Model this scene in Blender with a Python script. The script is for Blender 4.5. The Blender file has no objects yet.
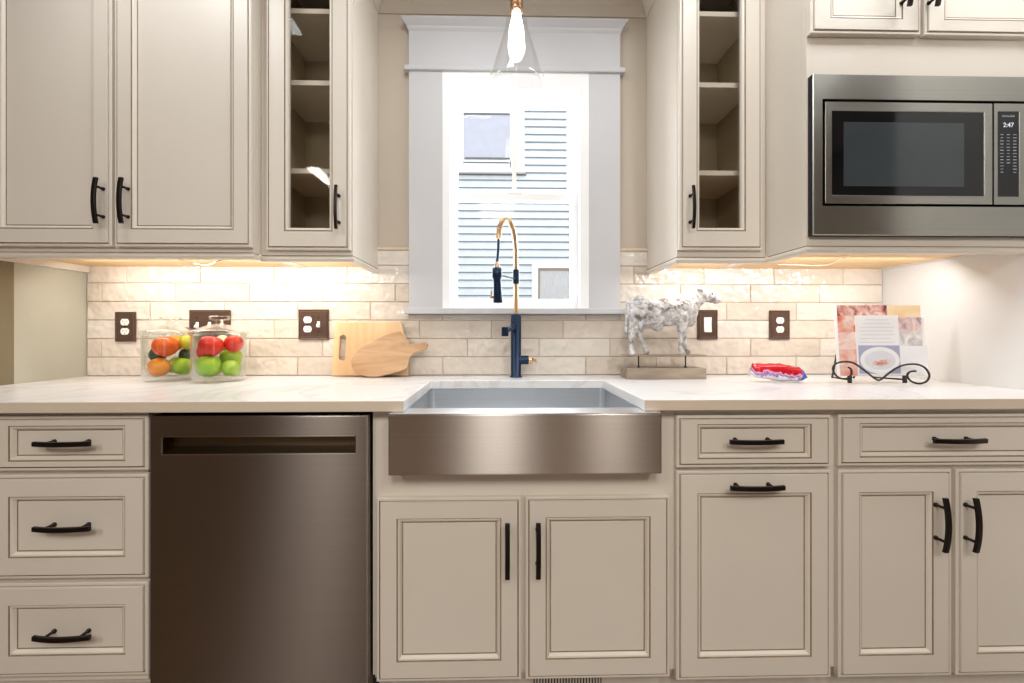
import bpy, bmesh, math, random
from mathutils import Vector, Matrix
random.seed(7)
S = bpy.context.scene
COL = S.collection
PI = math.pi

# ------------------------------------------------------------------ camera model
F, CAMD, CAMH, YAW = 400.0, 1.728, 1.10, math.radians(1.2)
CX, CY = 498.5 + 400 * math.tan(math.radians(1.2)), 332.0
sY, cY = math.sin(YAW), math.cos(YAW)
def at(px, py, Y):
    """world point on the plane Y=const seen at photo pixel (px, py)"""
    y = Y + CAMD
    u = (px - CX) / F
    X = y * (u * cY + sY) / (cY - u * sY)
    dep = X * sY + y * cY
    return X, CAMH - (py - CY) * dep / F
def ax(px, Y): return at(px, 332, Y)[0]
def az(px, py, Y): return at(px, py, Y)[1]

cam = bpy.data.cameras.new('camera')
co = bpy.data.objects.new('camera', cam); COL.objects.link(co)
cam.sensor_width = 36; cam.lens = F * 36 / 1024
cam.shift_x = (512 - CX) / 1024; cam.shift_y = (CY - 341.5) / 1024
co.location = (0, -CAMD, CAMH); co.rotation_euler = (PI / 2, 0, -YAW)
cam.clip_start = 0.02
S.camera = co
S.view_settings.view_transform = 'Standard'
S.view_settings.look = 'None'
S.view_settings.exposure = 0.0

# ------------------------------------------------------------------ materials
def lin(c):
    r = []
    for v in c:
        v /= 255
        r.append(v / 12.92 if v <= .04045 else ((v + .055) / 1.055) ** 2.4)
    return (*r, 1)
def pbsdf(name):
    m = bpy.data.materials.new(name); m.use_nodes = True
    nt = m.node_tree
    return m, nt, nt.nodes['Principled BSDF']
def N(nt, t, **kw):
    n = nt.nodes.new(t)
    for k, v in kw.items():
        if k.startswith('i_'): n.inputs[k[2:].replace('_', ' ')].default_value = v
        else: setattr(n, k, v)
    return n
def coords(nt, scale=(1, 1, 1), rot=(0, 0, 0), kind='Object'):
    tc = N(nt, 'ShaderNodeTexCoord'); mp = N(nt, 'ShaderNodeMapping')
    mp.inputs['Scale'].default_value = scale; mp.inputs['Rotation'].default_value = rot
    nt.links.new(tc.outputs[kind], mp.inputs[0]); return mp.outputs[0]
def ramp(nt, fac, stops):
    r = N(nt, 'ShaderNodeValToRGB'); e = r.color_ramp.elements
    while len(e) < len(stops): e.new(.5)
    for i, (p, c) in enumerate(stops): e[i].position = p; e[i].color = c
    nt.links.new(fac, r.inputs[0]); return r.outputs[0]
def mat(name, c, rough=.5, metal=0, var=.04, scale=8, bump=0, bscale=200, spec=.5, coat=0, stretch=(1, 1, 1)):
    m, nt, b = pbsdf(name)
    c = lin(c); co_ = coords(nt, stretch)
    nz = N(nt, 'ShaderNodeTexNoise', i_Scale=scale, i_Detail=4.0)
    nt.links.new(co_, nz.inputs['Vector'])
    lo = tuple(max(0, v * (1 - var)) for v in c[:3]) + (1,); hi = tuple(min(1, v * (1 + var)) for v in c[:3]) + (1,)
    nt.links.new(ramp(nt, nz.outputs[0], [(.3, lo), (.7, hi)]), b.inputs['Base Color'])
    b.inputs['Roughness'].default_value = rough; b.inputs['Metallic'].default_value = metal
    b.inputs['Specular IOR Level'].default_value = spec; b.inputs['Coat Weight'].default_value = coat
    if bump:
        n2 = N(nt, 'ShaderNodeTexNoise', i_Scale=bscale, i_Detail=3.0); nt.links.new(co_, n2.inputs['Vector'])
        bp = N(nt, 'ShaderNodeBump', i_Strength=bump, i_Distance=.002)
        nt.links.new(n2.outputs[0], bp.inputs['Height']); nt.links.new(bp.outputs[0], b.inputs['Normal'])
    return m
def glass(name, tint=(1, 1, 1), strength=.9, rough=.02, gcol=(1, 1, 1), base=.035, edge=.6, pw_=4.0):
    m = bpy.data.materials.new(name); m.use_nodes = True; nt = m.node_tree; nt.nodes.clear()
    o = N(nt, 'ShaderNodeOutputMaterial'); tr = N(nt, 'ShaderNodeBsdfTransparent'); gl = N(nt, 'ShaderNodeBsdfGlossy')
    tr.inputs[0].default_value = (*tint, 1); gl.inputs['Roughness'].default_value = rough; gl.inputs['Color'].default_value = (*gcol, 1)
    lw = N(nt, 'ShaderNodeLayerWeight', i_Blend=.5); pw = N(nt, 'ShaderNodeMath', operation='POWER'); pw.inputs[1].default_value = pw_
    ma = N(nt, 'ShaderNodeMath', operation='MULTIPLY_ADD'); ma.inputs[1].default_value = edge; ma.inputs[2].default_value = base
    mu = N(nt, 'ShaderNodeMath', operation='MULTIPLY'); mu.inputs[1].default_value = strength
    mx = N(nt, 'ShaderNodeMixShader')
    nt.links.new(lw.outputs['Facing'], pw.inputs[0]); nt.links.new(pw.outputs[0], ma.inputs[0]); nt.links.new(ma.outputs[0], mu.inputs[0]); nt.links.new(mu.outputs[0], mx.inputs[0])
    nt.links.new(tr.outputs[0], mx.inputs[1]); nt.links.new(gl.outputs[0], mx.inputs[2]); nt.links.new(mx.outputs[0], o.inputs[0])
    return m
def emit(name, c, s):
    m, nt, b = pbsdf(name)
    b.inputs['Base Color'].default_value = lin(c); b.inputs['Emission Color'].default_value = lin(c); b.inputs['Emission Strength'].default_value = s
    return m
def steel(name, c, rough=.3, aniso=.85, rot=0.0, tang=(0, 0, 1)):
    m, nt, b = pbsdf(name)
    v = coords(nt, (1.5, 40, 900))
    nz = N(nt, 'ShaderNodeTexNoise', i_Scale=1.0, i_Detail=5.0); nt.links.new(v, nz.inputs['Vector'])
    c = lin(c); lo = tuple(x * .9 for x in c[:3]) + (1,)
    nt.links.new(ramp(nt, nz.outputs[0], [(.3, lo), (.7, c)]), b.inputs['Base Color'])
    b.inputs['Metallic'].default_value = 1; b.inputs['Roughness'].default_value = rough
    b.inputs['Anisotropic'].default_value = aniso; b.inputs['Anisotropic Rotation'].default_value = rot
    if aniso == 0: return m
    cb = N(nt, 'ShaderNodeCombineXYZ'); cb.inputs[0].default_value, cb.inputs[1].default_value, cb.inputs[2].default_value = tang
    nt.links.new(cb.outputs[0], b.inputs['Tangent'])
    return m
M = {}
M['paint'] = mat('cabinet_paint', (220, 211, 198), .42, var=.015, scale=3)
M['glaze'] = mat('brown_glaze', (150, 130, 104), .6, var=.15, scale=30)
M['wall'] = mat('wall_paint', (196, 184, 168), .7, var=.015, scale=3)
M['walld'] = mat('wall_paint_room', (124, 112, 98), .8, var=.03)
M['panel'] = mat('grey_green_panel', (186, 184, 168), .6, var=.02)
M['wallr'] = mat('right_wall_paint', (226, 225, 223), .6, var=.01)
M['trim'] = mat('white_trim', (203, 203, 205), .5, var=.01)  # white greyed so the casing carries its room-side shade
M['sash'] = mat('white_sash', (250, 250, 250), .4, var=.01)  # whiter than the casing: daylight put into the frame colour
M['bronze'] = mat('dark_bronze', (38, 30, 26), .35, metal=.7, var=.2, scale=60)
M['plate'] = mat('bronze_plate', (96, 74, 62), .4, metal=.5, var=.12, scale=40)
M['white'] = mat('white_plastic', (245, 242, 236), .35, var=.01)
M['black'] = mat('black_gloss', (12, 14, 17), .08, var=.1)
M['blackm'] = mat('black_matte', (12, 11, 10), .6, var=.1)
M['mwwin'] = mat('microwave_window', (58, 64, 68), .12, var=.05)
M['shelf'] = mat('shelf_cream', (235, 226, 212), .5, var=.02)
M['inside'] = mat('cabinet_interior', (190, 176, 152), .6, var=.04)
M['maple'] = mat('maple_underside', (226, 190, 140), .5, var=.06, scale=4, stretch=(1, 12, 1))
M['navy'] = mat('navy_metal', (20, 44, 72), .3, metal=.45, var=.1)
M['brass'] = mat('brass', (222, 190, 150), .28, metal=.9, var=.05)
M['steel'] = steel('brushed_steel', (186, 176, 166), .34, 1.0)
M['steeldw'] = steel('brushed_steel_dark', (150, 140, 132), .34, 1.0)
M['steelmw'] = steel('brushed_steel_trim', (178, 176, 168), .28)
M['basin'] = steel('basin_steel', (226, 229, 232), .32, aniso=0)
M['pane'] = glass('window_pane', strength=.15)
M['cabglass'] = glass('cabinet_pane', (.90, .89, .87), strength=.2)
M['jarglass'] = glass('jar_glass', (.96, .972, .962), strength=1.0, base=.02, edge=.95, pw_=2.6, rough=.03)
M['shadeglass'] = glass('shade_glass', (.97, .97, .97), strength=.7)
M['bulb'] = emit('bulb_glow', (255, 254, 252), 20)
M['cord'] = mat('cream_cord', (240, 228, 205), .5)
M['iron'] = mat('dark_iron', (48, 44, 42), .5, metal=.3, var=.2, scale=50)
M['floorw'] = None

# wood floor
m, nt, b = pbsdf('wood_floor')
v = coords(nt, (1, 1, 1))
br = N(nt, 'ShaderNodeTexBrick'); br.inputs['Scale'].default_value = 1; br.inputs['Brick Width'].default_value = 1.2; br.inputs['Row Height'].default_value = .12
br.inputs['Mortar Size'].default_value = .002
br.inputs['Color1'].default_value = lin((122, 92, 64)); br.inputs['Color2'].default_value = lin((100, 76, 54)); br.inputs['Mortar'].default_value = lin((50, 32, 20))
nt.links.new(v, br.inputs['Vector']); nt.links.new(br.outputs[0], b.inputs['Base Color']); b.inputs['Roughness'].default_value = .4
M['floor'] = m
# quartz
m, nt, b = pbsdf('quartz')
v = coords(nt)
nz = N(nt, 'ShaderNodeTexNoise', i_Scale=1.6, i_Detail=7.0, i_Distortion=1.5); nt.links.new(v, nz.inputs['Vector'])
W0 = lin((230, 229, 229)); G0 = lin((217, 214, 213))
nt.links.new(ramp(nt, nz.outputs[0], [(.0, W0), (.47, W0), (.495, G0), (.52, W0), (1, W0)]), b.inputs['Base Color'])
b.inputs['Roughness'].default_value = .25
M['quartz'] = m
# tile: colour by island
def tilemat():
    m, nt, b = pbsdf('glazed_tile')
    at_ = N(nt, 'ShaderNodeVertexColor', layer_name='tint')
    v = coords(nt)
    nz = N(nt, 'ShaderNodeTexNoise', i_Scale=14.0, i_Detail=3.0); nt.links.new(v, nz.inputs['Vector'])
    mix = N(nt, 'ShaderNodeMix', data_type='RGBA', blend_type='MULTIPLY'); mix.inputs[0].default_value = 1
    nt.links.new(at_.outputs[0], mix.inputs[6])
    nt.links.new(ramp(nt, nz.outputs[0], [(.3, (.93, .93, .93, 1)), (.7, (1, 1, 1, 1))]), mix.inputs[7])
    nt.links.new(mix.outputs[2], b.inputs['Base Color'])
    b.inputs['Roughness'].default_value = .09
    n2 = N(nt, 'ShaderNodeTexNoise', i_Scale=26.0, i_Detail=1.0); nt.links.new(v, n2.inputs['Vector'])
    bp = N(nt, 'ShaderNodeBump', i_Strength=1.0, i_Distance=.010)
    nt.links.new(n2.outputs[0], bp.inputs['Height']); nt.links.new(bp.outputs[0], b.inputs['Normal'])
    return m
M['tile'] = tilemat()
M['grout'] = mat('grout', (196, 182, 164), .9, var=.05, scale=60)
def wood(name, a, bb, sc=(3, 30, 30), rough=.45, rot=(0, 0, 0)):
    m, nt, b = pbsdf(name); v = coords(nt, sc, rot)
    nz = N(nt, 'ShaderNodeTexNoise', i_Scale=1.0, i_Detail=6.0, i_Distortion=.6); nt.links.new(v, nz.inputs['Vector'])
    nt.links.new(ramp(nt, nz.outputs[0], [(.3, lin(a)), (.7, lin(bb))]), b.inputs['Base Color']); b.inputs['Roughness'].default_value = rough
    return m
M['board'] = wood('light_board', (214, 172, 124), (232, 198, 152), (20, 20, 2))
M['paddle'] = wood('paddle_wood', (184, 138, 98), (222, 186, 146), (4, 30, 26), rot=(0, .2, 0))
M['greywood'] = wood('grey_wood', (140, 124, 108), (176, 160, 142), (4, 30, 30), .7)
# cow
m, nt, b = pbsdf('whitewash')
v = coords(nt); nz = N(nt, 'ShaderNodeTexNoise', i_Scale=38.0, i_Detail=6.0, i_Distortion=1.0); nt.links.new(v, nz.inputs['Vector'])
nt.links.new(ramp(nt, nz.outputs[0], [(.32, lin((112, 106, 102))), (.47, lin((186, 182, 179))), (.64, lin((226, 225, 225)))]), b.inputs['Base Color'])
b.inputs['Roughness'].default_value = .5
bp = N(nt, 'ShaderNodeBump', i_Strength=.8, i_Distance=.004); nt.links.new(nz.outputs[0], bp.inputs['Height']); nt.links.new(bp.outputs[0], b.inputs['Normal'])
M['cow'] = m

# ------------------------------------------------------------------ object helpers
def wloc(o):
    v = Vector((0, 0, 0))
    while o: v += o.location; o = o.parent
    return v
def thing(name, label, cat, loc=(0, 0, 0), group=None):
    o = bpy.data.objects.new(name, None); COL.objects.link(o); o.location = loc
    o.empty_display_size = .05
    o['label'] = label; o['category'] = cat
    if group: o['group'] = group
    return o
def tag(o, label, cat, group=None):
    o['label'] = label; o['category'] = cat
    if group: o['group'] = group
    return o
def struct(o): o['kind'] = 'structure'; return o

class MB:
    def __init__(s): s.v = []; s.f = []; s.m = []; s.sm = []
    def add(s, vs, fs, mi=0, smooth=False):
        n = len(s.v); s.v += [Vector(p) for p in vs]
        for i, f in enumerate(fs):
            s.f.append([n + k for k in f]); s.m.append(mi[i] if isinstance(mi, list) else mi); s.sm.append(smooth)
        return s
    def box(s, x0, x1, y0, y1, z0, z1, mi=0, c=0.0):
        if x0 > x1: x0, x1 = x1, x0
        if y0 > y1: y0, y1 = y1, y0
        if z0 > z1: z0, z1 = z1, z0
        if c > 0:
            bm = bmesh.new(); bmesh.ops.create_cube(bm, size=1)
            for v in bm.verts:
                v.co = Vector(((x0 + x1) / 2 + v.co.x * (x1 - x0), (y0 + y1) / 2 + v.co.y * (y1 - y0), (z0 + z1) / 2 + v.co.z * (z1 - z0)))
            c = min(c, (x1 - x0) * .45, (y1 - y0) * .45, (z1 - z0) * .45)
            bmesh.ops.bevel(bm, geom=bm.edges[:], offset=c, segments=2, profile=.6, affect='EDGES')
            bm.verts.index_update()
            s.add([v.co.copy() for v in bm.verts], [[v.index for v in f.verts] for f in bm.faces], mi); bm.free(); return s
        vs = [(x0, y0, z0), (x1, y0, z0), (x1, y1, z0), (x0, y1, z0), (x0, y0, z1), (x1, y0, z1), (x1, y1, z1), (x0, y1, z1)]
        return s.add(vs, [(0, 3, 2, 1), (4, 5, 6, 7), (0, 1, 5, 4), (1, 2, 6, 5), (2, 3, 7, 6), (3, 0, 4, 7)], mi)
    def prism(s, pts, a, b, axis='y', mi=0):
        """polygon pts extruded from a to b along axis; pts are (x,z) for y, (y,z) for x, (x,y) for z"""
        def P(p, t): return {'y': (p[0], t, p[1]), 'x': (t, p[0], p[1]), 'z': (p[0], p[1], t)}[axis]
        n = len(pts)
        fs = [list(range(n))[::-1], list(range(n, 2 * n))] + [(i, (i + 1) % n, n + (i + 1) % n, n + i) for i in range(n)]
        return s.add([P(p, a) for p in pts] + [P(p, b) for p in pts], fs, mi)
    def rings(s, rings, mats, cap=True, capmat=0):
        """nested closed rings of points, quads between"""
        n = len(rings[0]); base = len(s.v)
        for r in rings: s.v += [Vector(p) for p in r]
        for k in range(len(rings) - 1):
            for i in range(n):
                j = (i + 1) % n
                s.f.append([base + k * n + i, base + k * n + j, base + (k + 1) * n + j, base + (k + 1) * n + i]); s.m.append(mats[k]); s.sm.append(False)
        if cap:
            s.f.append([base + (len(rings) - 1) * n + i for i in range(n)]); s.m.append(capmat); s.sm.append(False)
        return s
    def tube(s, path, r, seg=10, mi=0, cap=True, smooth=True):
        path = [Vector(p) for p in path]; n = len(path)
        rr = r if isinstance(r, (list, tuple)) else [r] * n
        T = []
        for i in range(n):
            t = path[min(i + 1, n - 1)] - path[max(i - 1, 0)]; T.append(t.normalized())
        up = Vector((0, 0, 1)) if abs(T[0].z) < .9 else Vector((0, 1, 0))
        A = T[0].cross(up).normalized(); vs = []
        for i in range(n):
            A = (A - T[i] * A.dot(T[i])).normalized(); B = T[i].cross(A)
            for k in range(seg):
                a = 2 * PI * k / seg; vs.append(path[i] + (A * math.cos(a) + B * math.sin(a)) * rr[i])
        fs = [(i * seg + k, i * seg + (k + 1) % seg, (i + 1) * seg + (k + 1) % seg, (i + 1) * seg + k) for i in range(n - 1) for k in range(seg)]
        s.add(vs, fs, mi, smooth)
        if cap:
            s.add(vs[:seg], [list(range(seg))[::-1]], mi); s.add(vs[-seg:], [list(range(seg))], mi)
        return s
    def lathe(s, prof, c=(0, 0, 0), seg=32, mi=0, smooth=True):
        """profile of (r, z) turned about the vertical through c"""
        vs = []; n = len(prof)
        for r, z in prof:
            for k in range(seg):
                a = 2 * PI * k / seg; vs.append((c[0] + r * math.cos(a), c[1] + r * math.sin(a), c[2] + z))
        fs = [(i * seg + k, i * seg + (k + 1) % seg, (i + 1) * seg + (k + 1) % seg, (i + 1) * seg + k) for i in range(n - 1) for k in range(seg)]
        return s.add(vs, fs, mi, smooth)
    def ball(s, c, r, mi=0, seg=20, rng=12, sc=(1, 1, 1)):
        prof = [(max(r * math.sin(PI * i / rng), 1e-5), -r * math.cos(PI * i / rng)) for i in range(rng + 1)]
        n0 = len(s.v); s.lathe(prof, (0, 0, 0), seg, mi)
        for i in range(n0, len(s.v)):
            p = s.v[i]; s.v[i] = Vector((c[0] + p.x * sc[0], c[1] + p.y * sc[1], c[2] + p.z * sc[2]))
        return s
    def build(s, name, mats, parent=None, loc=None):
        me = bpy.data.meshes.new(name)
        o = bpy.data.objects.new(name, me); COL.objects.link(o)
        if parent: o.parent = parent
        org = wloc(parent) if parent else Vector((0, 0, 0))
        if parent is None and loc is not None: o.location = loc; org = Vector(loc)
        me.from_pydata([tuple(v - org) for v in s.v], [], s.f)
        if not isinstance(mats, (list, tuple)): mats = [mats]
        for m_ in mats: me.materials.append(m_)
        for p, mi, sm in zip(me.polygons, s.m, s.sm): p.material_index = mi; p.use_smooth = sm
        bm = bmesh.new(); bm.from_mesh(me); bmesh.ops.recalc_face_normals(bm, faces=bm.faces[:]); bm.to_mesh(me); bm.free()
        return o
def bx(name, m_, parent, *a, c=0.0, loc=None):
    return MB().box(*a, c=c).build(name, m_, parent, loc)

# ------------------------------------------------------------------ key planes
YC = -0.640          # counter front edge
YB = -0.600          # base cabinet face frame
YD = -0.620          # base door fronts
ZC = 0.914           # counter top
XL, XR = ax(88, 0), ax(881, 0)
YU1, YU2, YU3 = -.345, -.298, -.490   # upper cabinet faces: left double, glass ones, microwave cabinet
ZU = 1.372           # bottom of the upper cabinets
ZT = 2.47            # top of the upper cabinets
CEIL = 2.64

# ------------------------------------------------------------------ room shell
wx0, wx1 = ax(443, 0), ax(588, 0); wz0, wz1 = az(514, 309, 0), az(514, 70, 0)
RX0, RX1, RY = -3.4, 2.9, -4.9
w = MB()
w.box(RX0 - .12, wx0, 0, .14, 0, CEIL).box(wx1, RX1 + .12, 0, .14, 0, CEIL).box(wx0, wx1, 0, .14, 0, wz0).box(wx0, wx1, 0, .14, wz1, CEIL)
struct(w.build('wall_back', M['wall']))
struct(bx('floor', M['floor'], None, RX0 - .12, RX1 + .12, RY - .12, .14, -.05, 0))
struct(bx('ceiling', mat('ceiling_paint', (225, 220, 212), .8), None, RX0 - .12, RX1 + .12, RY - .12, .14, CEIL, CEIL + .05))
# side returns beside the counter run
struct(bx('wall_left', M['panel'], None, XL - .10, XL, -.258, 0, 0, CEIL))
struct(bx('trim_2', mat('olive_panel', (128, 116, 90), .6), None, XL - .10, XL, -.42, -.2585, 0, ZU - .02))  # darker olive stretch at the front of the left return
struct(bx('wall_right', M['wallr'], None, XR, XR + .12, -.95, 0, 0, CEIL))
struct(bx('wall_left_room', M['walld'], None, RX0 - .12, RX0, RY, 0, 0, CEIL))
struct(bx('wall_right_room', M['walld'], None, RX1, RX1 + .12, RY, 0, 0, CEIL))
# room side opposite the sink: wall with a glazed door and two narrow lights, added unseen for steel reflections
ops = [(-2.75, -2.52, .3, 2.2), (-.42, .36, .05, 2.15), (1.56, 1.70, .3, 2.2)]
w = MB(); xs = RX0
for (a, b_, z0, z1) in ops:
    w.box(xs, a, RY - .12, RY, 0, CEIL).box(a, b_, RY - .12, RY, 0, z0).box(a, b_, RY - .12, RY, z1, CEIL); xs = b_
w.box(xs, RX1, RY - .12, RY, 0, CEIL)
struct(w.build('wall_front', M['walld']))
for i, (a, b_, z0, z1) in enumerate(ops):
    g = MB(); t = .03
    g.box(a, a + t, RY - .08, RY - .03, z0, z1).box(b_ - t, b_, RY - .08, RY - .03, z0, z1).box(a + t, b_ - t, RY - .08, RY - .03, z0, z0 + t).box(a + t, b_ - t, RY - .08, RY - .03, z1 - t, z1)
    o = struct(g.build('window_%d' % (i + 2), M['trim']))
    bx('pane', M['pane'], o, a + t, b_ - t, RY - .058, RY - .054, z0 + t, z1 - t)

# ------------------------------------------------------------------ window over the sink
win = thing('window_1', 'white double-hung window with wide grey-white casing over the sink', 'window', (ax(514.5, 0), 0, wz0))
win['kind'] = 'structure'
lx0, lx1 = ax(409, -.02), ax(620, -.02)
zct, zcb = az(514, 17, -.05), az(514, 31, -.03)
zb1, zb0 = az(514, 66, -.03), az(514, 71, -.03)
zs1, zs0 = az(514, 308, -.05), az(514, 314, -.05)
c = MB()
c.box(lx0, wx0, -.022, 0, zs1, zb0).box(wx1, lx1, -.022, 0, zs1, zb0).box(lx0, lx1, -.022, 0, zb1, zcb + .01)
c.build('casing', M['trim'], win)
cr = MB()   # crown on top of the head casing, with returns
hx0, hx1 = lx0, lx1
prof = [(0, zcb), (-.022, zcb), (-.028, zcb + .010), (-.030, zcb + .02), (-.046, zcb + .036), (-.052, zcb + .044), (-.052, zct), (0, zct)]
e = [.0, .0, .004, .006, .022, .028, .028]
ringsL = []
for (yy, zz) in [(-.022, zcb), (-.028, zcb + .010), (-.030, zcb + .018), (-.046, zcb + .036), (-.050, zcb + .042), (-.050, zct)]:
    d = -yy - .022
    ringsL.append([(hx0 - d, 0, zz), (hx0 - d, yy, zz), (hx1 + d, yy, zz), (hx1 + d, 0, zz)])
cr.rings(ringsL, [0] * 5, cap=True)
cr.build('crown', M['trim'], win)
bx('bead', M['trim'], win, lx0 - .020, lx1 + .020, -.034, 0, zb0, zb1, c=.006)
bx('stool', M['trim'], win, ax(404, -.05), ax(629, -.05), -.055, .03, zs0, zs1, c=.004)
# jamb lining, fixed frame
fr = MB(); t = .018
fr.box(wx0, wx0 + t, .0115, .13, zs1, wz1).box(wx1 - t, wx1, .0115, .13, zs1, wz1).box(wx0 + t, wx1 - t, .0115, .13, wz1 - t, wz1)
t2 = .038
fr.box(wx0 + t, wx0 + t2, .012, .12, zs1, wz1 - t).box(wx1 - t2, wx1 - t, .012, .12, zs1, wz1 - t).box(wx0 + t2, wx1 - t2, .012, .12, wz1 - .055, wz1 - t)
zj = az(514, 92, .0)
fr.box(ax(443, 0) + .0005, ax(450.5, 0), -.0215, .011, zs1, zj).box(ax(579, 0), ax(588, 0) - .0005, -.0215, .011, zs1, zj).box(ax(443, 0) + .0005, ax(588, 0) - .0005, -.0215, .011, zj, wz1 - .0005)
fr.build('jamb', M['sash'], win)
def sash(x0, x1, z0, z1, gx0, gx1, gz0, gz1, y0, y1, name):
    s = MB()
    s.box(x0, gx0, y0, y1, z0, z1, c=.002).box(gx1, x1, y0, y1, z0, z1, c=.002).box(gx0 - .001, gx1 + .001, y0, y1, z0, gz0, c=.002).box(gx0 - .001, gx1 + .001, y0, y1, gz1, z1, c=.002)
    o = s.build(name, M['sash'], win)
    bx('pane', M['pane'], o, gx0, gx1, (y0 + y1) / 2 - .002, (y0 + y1) / 2 + .002, gz0, gz1)
    return o
lo_ = .025
sash(ax(449, lo_), ax(579.5, lo_), zs1, az(514, 193, lo_), ax(457, lo_), ax(571, lo_), az(514, 299, lo_), az(514, 200.5, lo_), lo_, lo_ + .035, 'lower_sash')
up = .066
us = sash(ax(452, up), ax(577, up), az(514, 198, up), az(514, 92, up), ax(457.5, up), ax(568.5, up), az(514, 189, up), az(514, 100.5, up), up, up + .035, 'upper_sash')
mx = ax(514.5, up)
bx('muntin', mat('pale_pink_white', (250, 238, 228), .5), us, mx - .009, mx + .009, up + .006, up + .014, az(514, 189, up), az(514, 100.5, up))  # pale bar modelling a light streak mirrored in the upper pane
bx('sash_lock', M['sash'], win, mx - .03, mx + .03, lo_ - .003, lo_ + .03, az(514, 194, lo_), az(514, 191, lo_), c=.003)

# ------------------------------------------------------------------ neighbour house outside
YN = 4.2
nh = thing('neighbor_house', 'pale blue clapboard house wall with white framed windows outside the window', 'house', (.3, YN, 0))
sd = MB(); ex = .1137; k = 0; z = 0.0
zoff = az(514, 204 * 1.0 / 4.7 + 60, YN)
z = zoff - ex * 32
while z < 6.0:
    sd.add([(-4, YN - .016, z), (5, YN - .016, z), (5, YN - .003, z + ex), (-4, YN - .003, z + ex)], [(0, 1, 2, 3)], 0)
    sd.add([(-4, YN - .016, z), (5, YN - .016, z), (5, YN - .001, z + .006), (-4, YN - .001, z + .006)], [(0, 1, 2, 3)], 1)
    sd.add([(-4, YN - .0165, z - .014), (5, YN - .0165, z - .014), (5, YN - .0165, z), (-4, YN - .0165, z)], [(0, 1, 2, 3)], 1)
    z += ex
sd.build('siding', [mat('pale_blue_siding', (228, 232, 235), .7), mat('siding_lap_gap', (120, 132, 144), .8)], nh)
bx('wall', M['trim'], nh, -4, 5, YN, YN + .2, 0, 6)
Yw = YN - .05
def pxbox(mb, x0, x1, y0, y1, Ya, Yb, mi=0):
    p0 = at(x0, y1, Ya); p1 = at(x1, y0, Ya)
    mb.box(p0[0], p1[0], Ya, Yb, p0[1], p1[1], mi)
cs = MB()
pxbox(cs, 452, 463.5, 90, 168, Yw, YN); pxbox(cs, 510, 524.5, 90, 168, Yw, YN); pxbox(cs, 463, 511, 90, 101, Yw, YN)
pxbox(cs, 463, 511, 160, 168, Yw, YN); pxbox(cs, 450, 526, 168, 171.5, Yw - .05, YN)
w1 = cs.build('window', M['sash'], nh)
g = MB(); pxbox(g, 463, 511, 114.5, 159, YN - .03, YN - .02); g.build('pane', mat('lavender_pane', (196, 196, 208), .2), w1)
g = MB(); pxbox(g, 463, 511, 100, 112.5, YN - .045, YN - .03); g.build('shade', M['sash'], w1)
dg = mat('dim_grey', (120, 118, 116), .8)  # dark lines; the last strip is the shadow painted below the sill
for a_ in ((463, 511, 112.5, 114.5, YN - .036, YN - .03), (465, 511, 157.5, 159, YN - .036, YN - .03), (464, 511, 162, 163, Yw - .004, Yw), (451, 526, 171.5, 174.5, YN - .03, YN - .005)):
    g = MB(); pxbox(g, *a_); g.build('weather_strip', dg, w1)
cs = MB()
pxbox(cs, 532, 538, 268, 312, Yw, YN); pxbox(cs, 532, 600, 264, 268, Yw - .004, YN); pxbox(cs, 594, 600, 268, 312, Yw, YN)
w2 = cs.build('window', M['sash'], nh)
g = MB(); pxbox(g, 538, 594, 268, 312, YN - .03, YN - .02); g.build('pane', mat('curtain_pane', (206, 204, 204), .4, stretch=(30, 1, 1), var=.15), w2)
tg = mat('tan_gap', (168, 150, 136), .8)  # tan strips along the top and left of the pane
for a_ in ((538, 594, 268, 270.5, YN - .04, YN - .03), (538, 540, 270.5, 312, YN - .04, YN - .03)):
    g = MB(); pxbox(g, *a_); g.build('weather_strip', tg, w2)
struct(bx('ground', mat('ground', (150, 150, 140), .9), None, -12, 12, .16, 9, -.45, -.4))

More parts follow.
